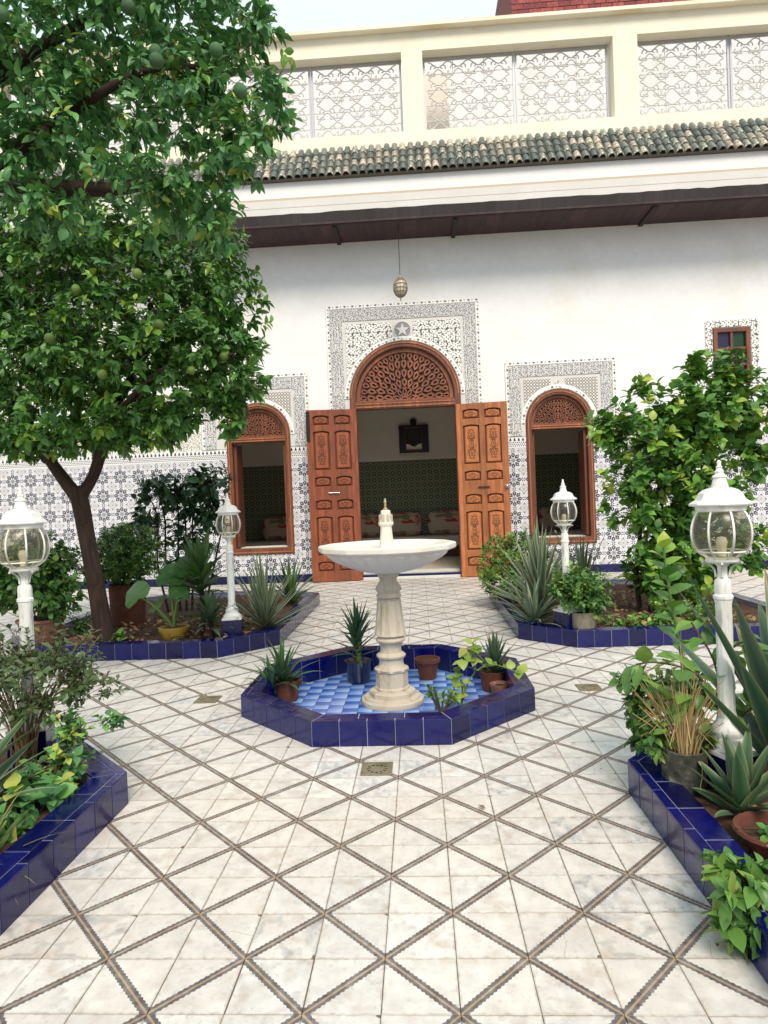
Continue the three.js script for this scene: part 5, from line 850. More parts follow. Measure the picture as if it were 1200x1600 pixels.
{ // lemon shrub of the right bed
  const t = thing('lemon_shrub', 'tall leafy green shrub in the bed beside right arched window', 'shrub', [2.5, 0.06, -7.25]);
  for (const g of [limb([V(-0.12, 0, 0), V(-0.14, 0.5, 0), V(-0.1, 1.0, 0.05), V(-0.2, 1.7, 0.1)], [0.03, 0.026, 0.022, 0.012], 7), limb([V(0.0, 0, 0.02), V(0.02, 0.6, 0.0), V(0.15, 1.2, 0), V(0.35, 2.0, 0)], [0.035, 0.03, 0.025, 0.012], 7), limb([V(0.5, 0, 0), V(0.52, 0.7, 0), V(0.55, 1.3, 0), V(0.8, 2.1, 0)], [0.05, 0.045, 0.035, 0.015], 7)]) part('trunk', g, M.bark, t);
  crown(t, { seed: 44, geo: 'round', pal: 'lemon', leaf: 0.115, leavesPer: 9, twig: 0.16, parts: 300, droop: 0.2, lift: 0.55, young: 0.22, shell: 0.55,
    lobes: [[0.1, 1.95, 0, 0.62, 0.55, 0.55, 120], [0.6, 2.1, 0, 0.62, 0.6, 0.55, 136], [1.05, 2.25, 0, 0.45, 0.42, 0.4, 66], [-0.1, 1.35, 0.1, 0.48, 0.5, 0.5, 88], [0.5, 1.3, 0.1, 0.6, 0.55, 0.5, 112], [0.2, 0.8, 0.1, 0.42, 0.4, 0.45, 80], [-0.35, 2.05, 0, 0.28, 0.3, 0.3, 32], [0.0, 0.45, 0.15, 0.38, 0.35, 0.35, 60], [0.45, 0.55, 0.15, 0.4, 0.4, 0.35, 70], [0.85, 0.75, 0.1, 0.4, 0.4, 0.35, 60], [0.55, 2.68, 0, 0.14, 0.22, 0.14, 14], [0.9, 2.6, 0, 0.25, 0.25, 0.2, 22], [-0.02, 2.5, 0, 0.1, 0.14, 0.1, 7], [1.2, 1.75, 0, 0.35, 0.3, 0.3, 36]] });
}
// potted and bedded shrubs
function pot(t, prof, mat, soilAt, r) { part('pot', revolve(prof, 36, null, 0.6), mat, t); if (soilAt) part('soil', revolve([[0, soilAt + 0.012], [r * 0.6, soilAt + 0.008], [r, soilAt]], 20), M.soil, t); }
{ // big pot with clipped bush behind the trunk
  const t = thing('potted_bush', 'rounded dark green bush in tall clay pot behind the tree trunk', 'potted plant', [-3.42, 0.06, -7.35]);
  pot(t, [[0, 0], [0.17, 0], [0.185, 0.06], [0.2, 0.4], [0.205, 0.52], [0.185, 0.52], [0.175, 0.45], [0, 0.45]], M.terraDark, 0.46, 0.17);
  crown(t, { seed: 51, geo: 'small', pal: 'mid', leaf: 0.05, leavesPer: 9, twig: 0.09, parts: 60, lift: 0.5, shell: 0.35, young: 0.25, lobes: [[0, 0.86, 0, 0.43, 0.36, 0.43, 520], [0.05, 1.02, 0, 0.33, 0.22, 0.33, 160], [0, 0.68, 0, 0.36, 0.2, 0.36, 150]] });
}
{
  const t = thing('potted_bush', 'broad green bush in clay pot behind the left lamp post', 'potted plant', [-3.86, 0.04, -6.35]);
  pot(t, [[0, 0], [0.14, 0], [0.16, 0.03], [0.2, 0.24], [0.215, 0.3], [0.23, 0.305], [0.23, 0.33], [0.205, 0.33], [0.19, 0.29], [0, 0.29]], M.terra, 0.3, 0.19);
  crown(t, { seed: 52, geo: 'round', pal: 'mid', leaf: 0.075, leavesPer: 8, twig: 0.12, parts: 120, lift: 0.4, shell: 0.4, lobes: [[0.02, 0.82, 0, 0.4, 0.36, 0.4, 300], [-0.3, 0.72, 0, 0.3, 0.34, 0.32, 140], [0.1, 0.55, 0, 0.33, 0.25, 0.33, 110]] });
  part('stem', [0, 1, 2, 3, 4, 5].map((k) => limb([V(Math.cos(k) * 0.04, 0.28, Math.sin(k) * 0.04), V(Math.cos(k) * 0.1, 0.5, Math.sin(k) * 0.1), V(Math.cos(k) * 0.2, 0.75, Math.sin(k) * 0.2)], [0.008, 0.005], 4)), M.twig, t);
}
{ // tall dark shrub against the dado
  const t = thing('tall_shrub', 'tall dark leafy shrub against blue tiles, left of the arched window', 'shrub', [-3.05, 0.06, -8.2]);
  const R = rngOf(55), st = []; for (let k = 0; k < 7; k++) { const x = -0.45 + k * 0.15; st.push(limb([V(x * 0.5, 0, 0), V(x * 0.8 + R() * 0.1, 0.7, R() * 0.1), V(x + R() * 0.2, 1.3, R() * 0.2 - 0.1), V(x * 1.3 + R() * 0.2, 1.8, 0)], [0.016, 0.012, 0.006], 5)); }
  part('stem', st, M.bark, t);
  crown(t, { seed: 56, geo: 'round', pal: 'dark', leaf: 0.12, leavesPer: 6, twig: 0.16, parts: 160, droop: 0.5, shell: 0.6, lobes: [[-0.05, 1.55, 0, 0.6, 0.3, 0.4, 46], [0.3, 1.7, 0, 0.4, 0.28, 0.3, 36], [-0.5, 1.25, 0, 0.36, 0.2, 0.3, 22], [0.35, 1.3, 0, 0.4, 0.3, 0.3, 36], [0.1, 0.95, 0, 0.45, 0.3, 0.3, 30], [0.1, 0.6, 0, 0.4, 0.25, 0.3, 22], [-0.3, 1.65, 0, 0.3, 0.2, 0.3, 14]] });
}
// blades: rosettes of agave, aloe, dracaena. Each blade a strip of five points across, margins paler where variegated
function bladeGeo(L, W, th0, curl, body, edge, R, keel = 0.3, n = 9, tipPow = 1.1, base = 0.6) {
  const P = [], C = [], I = []; let y = 0, r = 0, a = th0; const dry = R() < 0.2 ? 0.9 - R() * 0.06 : 0.975, twist = (R() - 0.5) * 0.5; const cs = [-1, -0.72, 0, 0.72, 1];
  for (let i = 0; i <= n; i++) {
    const t = i / n, w = W * (base + (1 - base) * Math.sin(Math.min(1, t / 0.35) * Math.PI / 2)) * Math.pow(Math.max(0, 1 - Math.pow(t, 2.2)), tipPow) ;
    const tx = Math.sin(a), ty = Math.cos(a);                         // outward and up along the blade; its upper side looks to (-ty, tx)
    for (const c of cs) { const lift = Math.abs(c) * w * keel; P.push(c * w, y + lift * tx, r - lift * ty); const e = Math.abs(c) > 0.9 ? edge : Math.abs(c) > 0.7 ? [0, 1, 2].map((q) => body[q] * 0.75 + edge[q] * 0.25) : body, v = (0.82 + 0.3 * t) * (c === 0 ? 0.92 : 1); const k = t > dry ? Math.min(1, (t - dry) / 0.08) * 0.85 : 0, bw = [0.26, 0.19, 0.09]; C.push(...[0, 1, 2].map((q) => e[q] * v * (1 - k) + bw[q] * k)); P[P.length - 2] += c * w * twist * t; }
    y += Math.cos(a) * L / n; r += Math.sin(a) * L / n; a += curl / n * (0.4 + 1.2 * t);
  }
  for (let i = 0; i < n; i++) for (let c = 0; c < 4; c++) { const p = i * 5 + c; I.push(p, p + 1, p + 6, p, p + 6, p + 5); }
  const g = new THREE.BufferGeometry(); g.setAttribute('position', new THREE.BufferAttribute(new Float32Array(P), 3)); g.setAttribute('color', new THREE.BufferAttribute(new Float32Array(C), 3)); g.setIndex(I); g.computeVertexNormals();
  g.setAttribute('uv', new THREE.BufferAttribute(new Float32Array(P.length / 3 * 2), 2)); return g;
}
function rosette(t, o) {
  const R = rngOf(o.seed), list = [];
  for (let k = 0; k < o.n; k++) {
    const f = k / o.n, az = k * 2.39996 + (R() - 0.5) * 0.5, tilt = o.tilt[0] + (o.tilt[1] - o.tilt[0]) * Math.pow(f, o.pow ?? 0.9) + (R() - 0.5) * 0.18, L = o.L * (0.75 + 0.35 * R()) * (o.inner ? o.inner + (1 - o.inner) * Math.min(1, f * 2.2) : 1);
    const b = o.body[k % o.body.length].map((c) => c * (0.85 + R() * 0.3));
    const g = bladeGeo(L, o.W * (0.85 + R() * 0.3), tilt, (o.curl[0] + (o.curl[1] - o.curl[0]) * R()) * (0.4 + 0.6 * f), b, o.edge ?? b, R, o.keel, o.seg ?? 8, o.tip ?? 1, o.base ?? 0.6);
    const m = part(o.name ?? 'leaf', g, bladeMat, t); m.rotation.set((R() - 0.5) * 0.1, az, (R() - 0.5) * 0.12, 'YXZ'); m.position.set(o.at?.[0] ?? 0, (o.at?.[1] ?? 0) + (o.stem ?? 0) * (1 - f), o.at?.[2] ?? 0); m.position.x += Math.sin(az) * 0.012; m.position.z += Math.cos(az) * 0.012; list.push(m);
  }
  return list;
}
const GR = { grey: [[0.09, 0.15, 0.09], [0.075, 0.135, 0.08], [0.105, 0.17, 0.1]], deep: [[0.03, 0.09, 0.04], [0.04, 0.11, 0.046], [0.033, 0.1, 0.042]], aloe: [[0.05, 0.125, 0.045], [0.07, 0.15, 0.05], [0.055, 0.13, 0.045]], fresh: [[0.06, 0.15, 0.03], [0.05, 0.12, 0.03], [0.08, 0.18, 0.035]], cream: [0.42, 0.42, 0.24], agaveBig: [[0.022, 0.085, 0.05], [0.028, 0.095, 0.055], [0.034, 0.105, 0.055]] };
const plant = (name, label, cat, x, z, y = 0.08, group) => thing(name, label, cat, [x, y, z], 0, group);
rosette(plant('variegated_agave', 'striped green and cream agave in left bed, right of lamp post', 'agave', -1.66, -6.72, 0.1), { seed: 61, n: 54, L: 0.74, W: 0.025, tilt: [0.02, 1.25], curl: [0.05, 0.45], body: GR.grey, edge: GR.cream, keel: 0.4, stem: 0.14, base: 0.8 });
rosette(plant('spider_plant', 'bright strappy plant behind the striped agave by left door leaf', 'plant', -1.72, -8.4, 0.12), { seed: 62, n: 44, L: 0.62, W: 0.02, tilt: [0.1, 1.2], curl: [0.5, 1.3], body: GR.fresh, edge: [0.12, 0.24, 0.06], keel: 0.3, stem: 0.1 });
{ const t = plant('dracaena', 'dark green dracaena with drooping whorled leaves beside left lamp post', 'plant', -2.3, -6.6, 0.1); part('stem', limb([V(0, 0, 0), V(0.03, 0.3, 0), V(0, 0.62, 0)], [0.03, 0.024], 7), M.bark, t); rosette(t, { seed: 63, n: 52, L: 0.46, W: 0.038, tilt: [0.15, 1.5], curl: [0.3, 1.0], body: GR.fresh.map((c) => c.map((v) => v * 0.9)), keel: 0.25, stem: 0.3, at: [0, 0.4, 0] }); }
{ const t = plant('dracaena', 'low dracaena with pale green pointed leaves against the kerb, left bed', 'plant', -2.12, -6.35, 0.1); part('stem', limb([V(0, 0, 0), V(0.01, 0.12, 0), V(0, 0.2, 0)], [0.025, 0.02], 7), M.bark, t); rosette(t, { seed: 64, n: 30, L: 0.32, W: 0.034, tilt: [0.4, 1.7], curl: [0.2, 0.9], body: [[0.07, 0.13, 0.05], [0.05, 0.11, 0.04], [0.1, 0.15, 0.08]], keel: 0.25, stem: 0.14, at: [0, 0.12, 0] }); }
{ // elephant ear in a yellow pot
  const t = plant('elephant_ear', 'elephant ear plant with big heart shaped leaves in yellow pot', 'potted plant', -2.52, -6.42, 0.1);
  pot(t, [[0, 0], [0.1, 0], [0.12, 0.02], [0.15, 0.1], [0.155, 0.13], [0.14, 0.135], [0.13, 0.115], [0, 0.115]], M.yellowPot, 0.12, 0.13);
  const heart = (s) => { const P = [0, 0.12, 0.02], I = [], n = 22; for (let k = 0; k <= n; k++) { const a = k / n * 6.2832 - Math.PI / 2, lobe = 1 - 0.55 * Math.exp(-Math.pow(Math.min(k, n - k) / 2.2, 2)), r = 0.5 * lobe * (1 + 0.38 * Math.pow(Math.max(0, Math.sin(a)), 3)); const x = Math.cos(a) * r * 0.82, y = Math.sin(a) * r + 0.12; P.push(x, y, -0.35 * (x * x) - 0.12 * Math.max(0, y) * y + 0.02 * Math.sin(k * 2)); if (k < n) I.push(0, k + 1, k + 2); } const g = new THREE.BufferGeometry(); g.setAttribute('position', new THREE.BufferAttribute(new Float32Array(P.map((v) => v * s)), 3)); g.setIndex(I); g.computeVertexNormals(); g.setAttribute('uv', new THREE.BufferAttribute(new Float32Array(P.length / 3 * 2), 2)); return g; };
  const H = [[-0.3, 0.46, 0.15, 0.36, -0.5, 1.0], [-0.02, 0.6, 0.0, 0.36, 0.2, 0.7], [0.14, 0.66, -0.1, 0.36, 0.5, 0.8], [-0.26, 0.3, -0.1, 0.26, -0.9, 0.9], [0.12, 0.46, 0.12, 0.26, 0.8, 0.8]];
  H.forEach(([x, y, z, s, yaw, pit], i) => { const m = part('leaf', heart(s), phys({ color: lin(...[[0.10, 0.22, 0.05], [0.05, 0.14, 0.035], [0.045, 0.12, 0.03], [0.13, 0.24, 0.04], [0.06, 0.16, 0.04]][i]), ...leafSurf }), t); m.position.set(x, y, z); m.rotation.set(-0.75 + (pit - 1) * 0.4, yaw, i === 0 ? 0.9 : -0.3 * yaw, 'YXZ'); });
  part('stem', H.map(([x, y, z]) => limb([V(0, 0.1, 0), V(x * 0.2, y * 0.5, z * 0.3), V(x * 0.75, y * 0.92, z * 0.8), V(x, y, z)], [0.016, 0.012, 0.008], 6)), M.greenStem, t);
}
{ const t = plant('clay_saucer', 'small shallow clay pot at the foot of the tree trunk', 'pot', -3.37, -6.22, 0.11); part('bowl', revolve([[0, 0], [0.09, 0], [0.12, 0.05], [0.13, 0.075], [0.118, 0.075], [0.105, 0.045], [0, 0.03]], 24), M.terra, t); part('soil', revolve([[0, 0.06], [0.1, 0.05]], 16), M.soil, t); }
const sprig = (name, label, cat, x, z, y, o) => { const t = plant(name, label, cat, x, z, y); crown(t, o); return t; };
sprig('seedling', 'small green seedling on soil between trunk and yellow pot', 'plant', -2.98, -6.25, 0.1, { seed: 71, geo: 'round', pal: 'mid', leaf: 0.07, leavesPer: 7, twig: 0.06, parts: 40, lift: 0.7, lobes: [[0, 0.07, 0, 0.07, 0.07, 0.07, 9]] });
sprig('ground_plant', 'low leafy plant beside the pot at left of the trunk', 'plant', -3.55, -6.55, 0.1, { seed: 72, geo: 'small', pal: 'mid', leaf: 0.05, leavesPer: 7, twig: 0.09, parts: 60, lift: 0.5, lobes: [[0, 0.14, 0, 0.2, 0.14, 0.15, 40]] });
// right bed
rosette(plant('variegated_agave', 'large striped agave with stiff upright blades in right bed', 'agave', 1.27, -7.05, 0.12), { seed: 65, n: 72, L: 0.8, W: 0.036, tilt: [0.02, 1.3], curl: [-0.05, 0.3], body: GR.grey, edge: [0.6, 0.6, 0.4], keel: 0.35, stem: 0.24, base: 0.8 });
rosette(plant('variegated_agave', 'smaller striped agave spilling over the right bed corner', 'agave', 1.1, -6.5, 0.1), { seed: 66, n: 34, L: 0.52, W: 0.02, tilt: [0.3, 1.45], curl: [0.2, 1.0], body: GR.grey, edge: [0.3, 0.34, 0.22], keel: 0.3, stem: 0.1 });
rosette(plant('variegated_agave', 'thin striped agave behind the right lamp post, near the white floor', 'agave', 2.0, -8.2, 0.1), { seed: 67, n: 30, L: 0.75, W: 0.024, tilt: [0.05, 1.2], curl: [0.0, 0.4], body: GR.grey, edge: GR.cream, keel: 0.35, stem: 0.12 });
sprig('round_bush', 'bright yellow green rounded bush before the right door leaf', 'bush', 1.12, -8.3, 0.1, { seed: 73, geo: 'small', pal: 'bright', leaf: 0.055, leavesPer: 9, twig: 0.09, parts: 60, lift: 0.6, shell: 0.3, young: 0.4, lobes: [[0.05, 0.4, 0, 0.5, 0.46, 0.45, 480], [0.2, 0.6, 0, 0.32, 0.3, 0.3, 120]] });
{ const t = plant('potted_bush', 'small green bush in pale round pot on the right bed kerb', 'potted plant', 1.5, -6.2, 0.09); pot(t, [[0, 0], [0.1, 0], [0.115, 0.02], [0.12, 0.2], [0.13, 0.215], [0.115, 0.215], [0.105, 0.18], [0, 0.18]], M.palePot, 0.19, 0.1); crown(t, { seed: 74, geo: 'small', pal: 'mid', leaf: 0.06, leavesPer: 9, twig: 0.1, parts: 120, lift: 0.4, shell: 0.45, young: 0.25, lobes: [[0, 0.42, 0, 0.3, 0.2, 0.27, 200], [-0.12, 0.5, 0, 0.2, 0.18, 0.2, 60], [0.12, 0.28, 0, 0.2, 0.14, 0.2, 50]] }); }
sprig('sparse_shrub', 'thin airy shrub in front of right window sill', 'shrub', 1.95, -9.0, 0.1, { seed: 75, geo: 'small', pal: 'olive', leaf: 0.05, leavesPer: 8, twig: 0.2, parts: 20, lift: 0.6, twigR: 0.004, twigShare: 1, shell: 0.6, lobes: [[0, 0.5, 0, 0.5, 0.36, 0.3, 46], [0.1, 0.2, 0, 0.25, 0.25, 0.2, 14]] });
{ const t = plant('ground_cover', 'low yellow green creeping plant at front of right bed', 'plant', 2.15, -6.4, 0.08); crown(t, { seed: 76, geo: 'small', pal: 'lemon', leaf: 0.055, leavesPer: 8, twig: 0.08, parts: 100, lift: 0.6, lobes: [[0, 0.05, 0, 0.5, 0.1, 0.22, 110], [0.5, 0.14, -0.1, 0.45, 0.2, 0.3, 90]] }); }
{ // dead leaves on the soil of both far beds
  const lit = (x0, x1, z0, z1, n, seed, label) => { const R = rngOf(seed), im = new THREE.InstancedMesh(LG.small, std({ color: 0xffffff, roughness: 0.9, side: THREE.DoubleSide }), n), c = new THREE.Color(); for (let i = 0; i < n; i++) { const x = x0 + R() * (x1 - x0), z = z0 + R() * (z1 - z0); im.setMatrixAt(i, leafM(V(x, 0.135 + R() * 0.03, z), V(R() - 0.5, (R() - 0.5) * 0.5, R() - 0.5), V(R() - 0.5, 1, R() - 0.5), 0.04 + R() * 0.05)); const k = R(); im.setColorAt(i, c.setRGB(0.18 + k * 0.2, 0.12 + k * 0.12, 0.06 + k * 0.05)); } im.name = numbered('leaf_litter'); im.userData = { label, category: 'leaf litter', kind: 'stuff' }; shadow(im); scene.add(im); };
  { const R = rngOf(15), n = 46, im = new THREE.InstancedMesh(LG.small, std({ color: 0xffffff, roughness: 0.9, side: THREE.DoubleSide }), n), c = new THREE.Color(); for (let i = 0; i < n; i++) { const a = R() < 0.6, x = a ? (R() < 0.5 ? -1.4 + R() * R() * 0.9 : 0.88 - R() * R() * 0.9) : -1.4 + R() * 2.3, z = -1.7 - R() * 7; if (Math.hypot(x - POOL.x, z - POOL.z) < 1.1) { im.setMatrixAt(i, leafM(V(-3, 0.14, -7 - R()), V(1, 0.1, 0), V(0, 1, 0), 0.03)); im.setColorAt(i, c.setRGB(0.2, 0.14, 0.06)); continue; } im.setMatrixAt(i, leafM(V(x, 0.012 + R() * 0.006, z), V(R() - 0.5, 0.1, R() - 0.5), V((R() - 0.5) * 0.4, 1, (R() - 0.5) * 0.4), 0.012 + R() * R() * 0.045)); im.setColorAt(i, R() < 0.3 ? c.setRGB(0.12, 0.16, 0.04) : c.setRGB(0.2, 0.13, 0.06)); } im.name = numbered('leaf_litter'); im.userData = { label: 'few small fallen leaves and specks on the pale floor', category: 'leaf litter', kind: 'stuff' }; shadow(im); scene.add(im); }
  lit(-3.9, -1.7, -7.6, -6.15, 420, 5, 'dry fallen leaves scattered on soil of left bed'); lit(1.6, 3.2, -8.6, -6.2, 420, 6, 'dry fallen leaves scattered on soil of right bed'); lit(1.1, 2.2, -3.3, -2.0, 60, 7, 'few dry leaves on soil of the nearest right bed'); 
}
// pool pots
{ const t = plant('potted_aloe', 'tall spiky aloe in dark blue pot behind the fountain base', 'potted plant', -0.535, -5.17, -0.03); pot(t, [[0, 0], [0.08, 0], [0.09, 0.02], [0.105, 0.16], [0.11, 0.175], [0.098, 0.175], [0.09, 0.15], [0, 0.15]], M.bluePot, 0.155, 0.09); part('stem', limb([V(0, 0.12, 0), V(0.01, 0.25, 0), V(0, 0.36, 0)], [0.022, 0.018], 7), M.greenStem, t); rosette(t, { seed: 81, n: 22, L: 0.3, W: 0.02, tilt: [0.15, 1.4], curl: [0.1, 0.7], body: GR.aloe, keel: 0.45, stem: 0.22, at: [0, 0.17, 0], base: 1, tip: 1.2 }); rosette(t, { seed: 82, n: 14, L: 0.3, W: 0.018, tilt: [0.05, 1.25], curl: [-0.1, 0.4], body: GR.aloe, keel: 0.45, stem: 0.05, at: [0, 0.36, 0], base: 1, tip: 1.2 }); }
{ const t = plant('potted_aloe', 'low bushy aloe in clay pot at left rim of pool', 'potted plant', -1.02, -4.72, -0.03); pot(t, [[0, 0], [0.07, 0], [0.085, 0.09], [0.1, 0.135], [0.105, 0.15], [0.094, 0.15], [0.085, 0.12], [0, 0.12]], M.terraDark, 0.125, 0.085); rosette(t, { seed: 83, n: 34, L: 0.3, W: 0.022, tilt: [0.1, 1.45], curl: [0.2, 1.0], body: GR.aloe, keel: 0.4, stem: 0.1, at: [-0.03, 0.1, 0], base: 1 }); rosette(t, { seed: 84, n: 16, L: 0.22, W: 0.018, tilt: [0.1, 1.3], curl: [0.2, 0.9], body: GR.aloe, keel: 0.4, stem: 0.06, at: [-0.1, 0.1, 0.08], base: 1 }); }
{ const t = plant('potted_aloe', 'grey green aloe in brown pot at right rim of pool', 'potted plant', 0.5, -4.86, -0.03); pot(t, [[0, 0], [0.075, 0], [0.09, 0.09], [0.1, 0.135], [0.105, 0.15], [0.094, 0.15], [0.085, 0.12], [0, 0.12]], M.terraDark, 0.125, 0.085); rosette(t, { seed: 85, n: 26, L: 0.27, W: 0.022, tilt: [0.1, 1.3], curl: [-0.1, 0.5], body: [[0.05, 0.09, 0.045], [0.06, 0.1, 0.05]], keel: 0.4, stem: 0.1, at: [0.02, 0.1, 0], base: 1 }); }
{ const t = plant('flower_pot', 'small clay pot with bare soil behind the fountain', 'pot', 0.02, -5.22, -0.03); pot(t, [[0, 0], [0.065, 0], [0.085, 0.1], [0.098, 0.135], [0.104, 0.14], [0.104, 0.165], [0.092, 0.165], [0.084, 0.14], [0, 0.14]], M.terraDark, 0.145, 0.085); }
{ const t = plant('flower_pot', 'small brown clay pot in front of the right rim aloe', 'pot', 0.53, -4.66, -0.03); pot(t, [[0, 0], [0.05, 0], [0.066, 0.08], [0.072, 0.09], [0.072, 0.105], [0.062, 0.105], [0.055, 0.08], [0, 0.08]], M.terra, 0.085, 0.055); }
{ // yellow green vine leaning out of the pool
  const t = plant('vine', 'yellow green leafy vine arching across the right side of pool', 'plant', 0.23, -4.42, -0.03), R = rngOf(86);
  const arcs = [[V(0, 0, 0), V(0.02, 0.16, 0), V(0.0, 0.3, 0.02), V(0.06, 0.42, 0)], [V(0, 0, 0), V(0.08, 0.22, 0), V(0.2, 0.3, -0.02), V(0.34, 0.26, -0.04), V(0.42, 0.22, -0.05)], [V(0, 0, 0), V(-0.03, 0.1, 0.02), V(-0.05, 0.22, 0.03)], [V(0.1, 0.24, 0), V(0.12, 0.36, 0.0), V(0.1, 0.46, 0)]];
  part('stem', arcs.map((a) => limb(a, [0.006, 0.004, 0.003], 5)), M.greenStem, t);
  const L = []; for (const a of arcs) { const c = new THREE.CatmullRomCurve3(a); for (let k = 0; k < 11; k++) { const f = 0.35 + 0.65 * k / 10, p = c.getPoint(f); L.push({ m: leafM(p, rndDir(R).add(V(0, 0.1, 0)), V(0, 1, 0.3), 0.06 + R() * 0.04), len: 0.08, c: Math.floor(R() * 5), out: 1 }); } }
  addLeaves(t, L, LG.broad, 'lime', 60);
}
{ const t = plant('succulent', 'small twiggy jade plant at the front inside of the pool', 'plant', 0.1, -4.3, -0.03), R = rngOf(87), st = [], L = []; for (let k = 0; k < 9; k++) { const a = k * 0.7, q = V(Math.cos(a) * 0.09, 0.12 + R() * 0.09, Math.sin(a) * 0.05); st.push(limb([V(0, 0, 0), q.clone().multiplyScalar(0.6), q], [0.008, 0.005], 5)); for (let j = 0; j < 7; j++) L.push({ m: leafM(q.clone().multiplyScalar(0.6 + j * 0.07), rndDir(R).add(V(0, 0.6, 0)), V(0, 1, 0.4), 0.035 + R() * 0.02), len: 0.04, c: Math.floor(R() * 4), out: 1 }); } part('stem', st, M.twig, t); addLeaves(t, L, LG.small, 'mid', 70); }
// near right bed
{ // grow bag with dead grass
  const t = plant('grow_bag', 'grey plastic plant bag with straw coloured dead grass in right bed', 'potted plant', 1.105, -2.86, 0.08), R = rngOf(91);
  part('bag', revolve([[0, 0], [0.078, 0], [0.086, 0.015], [0.083, 0.04], [0.09, 0.06], [0.086, 0.085], [0.092, 0.12], [0.09, 0.16], [0.095, 0.21], [0.09, 0.214], [0.086, 0.19], [0, 0.19]], 40, (a, r, y) => 1 + 0.03 * Math.sin(a * 3 + y * 40) + 0.02 * Math.sin(a * 7 - y * 60), 0.8), M.bag, t);
  part('soil', revolve([[0, 0.2], [0.08, 0.192]], 16), M.soil, t);
  const straw = std({ color: 0xb89f6c, roughness: 0.9 }), g = []; for (let k = 0; k < 150; k++) { const a = R() * 6.28, r = R() * 0.06, h = 0.16 + R() * 0.2, o = 0.03 + R() * 0.14; g.push(limb([V(Math.cos(a) * r, 0.18, Math.sin(a) * r), V(Math.cos(a) * (r + o * 0.4), 0.18 + h * 0.6, Math.sin(a) * (r + o * 0.4)), V(Math.cos(a) * (r + o), 0.18 + h * (k % 5 ? 1 : 0.4), Math.sin(a) * (r + o))], [0.0028, 0.0016], 3)); } for (let k = 0; k < 3; k++) g.push(limb([V(0.01 * k, 0.19, 0.03), V(-0.05 + 0.03 * k, 0.36, 0.02), V(-0.08 + 0.04 * k, 0.5 + 0.08 * k, 0)], [0.002, 0.0015], 3)); g.push(limb([V(0.02, 0.2, 0.07), V(0.035, 0.16, 0.1), V(0.02, 0.06, 0.105)], [0.002, 0.002], 3));
  part('dead_grass', g, straw, t);
  crown(t, { seed: 92, geo: 'round', pal: 'mid', leaf: 0.05, leavesPer: 7, twig: 0.08, parts: 120, lift: 0.5, young: 0.35, lobes: [[-0.12, 0.25, 0.0, 0.06, 0.09, 0.07, 20], [0.1, 0.25, 0.03, 0.04, 0.06, 0.05, 7]] });
}
sprig('trailing_shrub', 'leafy plant leaning over right kerb behind the plastic bag', 'shrub', 1.3, -3.3, 0.08, { seed: 93, geo: 'round', pal: 'mid', leaf: 0.06, leavesPer: 8, twig: 0.13, parts: 200, droop: 0.6, lift: 0.2, twigShare: 1, lobes: [[-0.1, 0.32, 0, 0.2, 0.13, 0.14, 38], [-0.24, 0.22, 0.02, 0.1, 0.12, 0.1, 22], [-0.24, 0.38, 0, 0.13, 0.06, 0.1, 14], [-0.22, 0.1, 0.05, 0.1, 0.09, 0.08, 16], [0.06, 0.3, 0, 0.15, 0.15, 0.12, 18]] });
{ // tall stem with broad leaves
  const t = plant('tall_stem_plant', 'tall single stem with broad pale green leaves left of lamp post', 'plant', 1.35, -3.55, 0.08), R = rngOf(94), L = [];
  part('stem', limb([V(0.02, 0, 0), V(0.03, 0.4, 0), V(-0.02, 0.75, 0), V(-0.05, 1.02, 0)], [0.012, 0.009, 0.006], 6), M.greenStem, t);
  const c = new THREE.CatmullRomCurve3([V(0.02, 0, 0), V(0.03, 0.4, 0), V(-0.02, 0.75, 0), V(-0.05, 1.02, 0)]);
  for (let k = 0; k < 19; k++) { const f = 0.3 + 0.7 * k / 18, a = k * 2.5 + 0.4; L.push({ m: leafM(c.getPoint(f), V(Math.cos(a), 0.35 + f * 0.5, Math.sin(a) * 0.7), V(0, 1, 0.2), 0.14 - f * 0.04 + R() * 0.04), len: 0.14, c: Math.min(4, Math.floor(1 + R() * 2.2 + (f > 0.9 ? 2 : 0))), out: 1 }); }
  L.push({ m: leafM(c.getPoint(1), V(0.1, 1, 0.1), V(0, 0.2, 1), 0.1), len: 0.1, c: 4, out: 1 });
  addLeaves(t, L, LG.broad, 'lemon', 30);
}
{ const t = plant('agave', 'large dark green agave with broad upright blades at right edge', 'agave', 1.56, -2.8, 0.08); rosette(t, { seed: 195, n: 24, L: 0.98, W: 0.064, tilt: [0.03, 0.8], curl: [-0.1, 0.45], body: GR.agaveBig, edge: [0.2, 0.26, 0.1], keel: 0.35, stem: 0.06, base: 0.75, seg: 10, tip: 0.85 }); }
{ const t = plant('variegated_aloe', 'squat aloe with wide pale edged leaves behind the clay pot', 'aloe', 1.235, -2.62, 0.08); rosette(t, { seed: 96, n: 22, L: 0.3, W: 0.036, tilt: [0.1, 1.35], curl: [0.0, 0.6], body: GR.deep.map((c) => [c[0] * 1.6, c[1] * 1.4, c[2] * 1.5]), edge: [0.26, 0.32, 0.16], keel: 0.45, stem: 0.08, base: 0.9, tip: 0.9 }); }
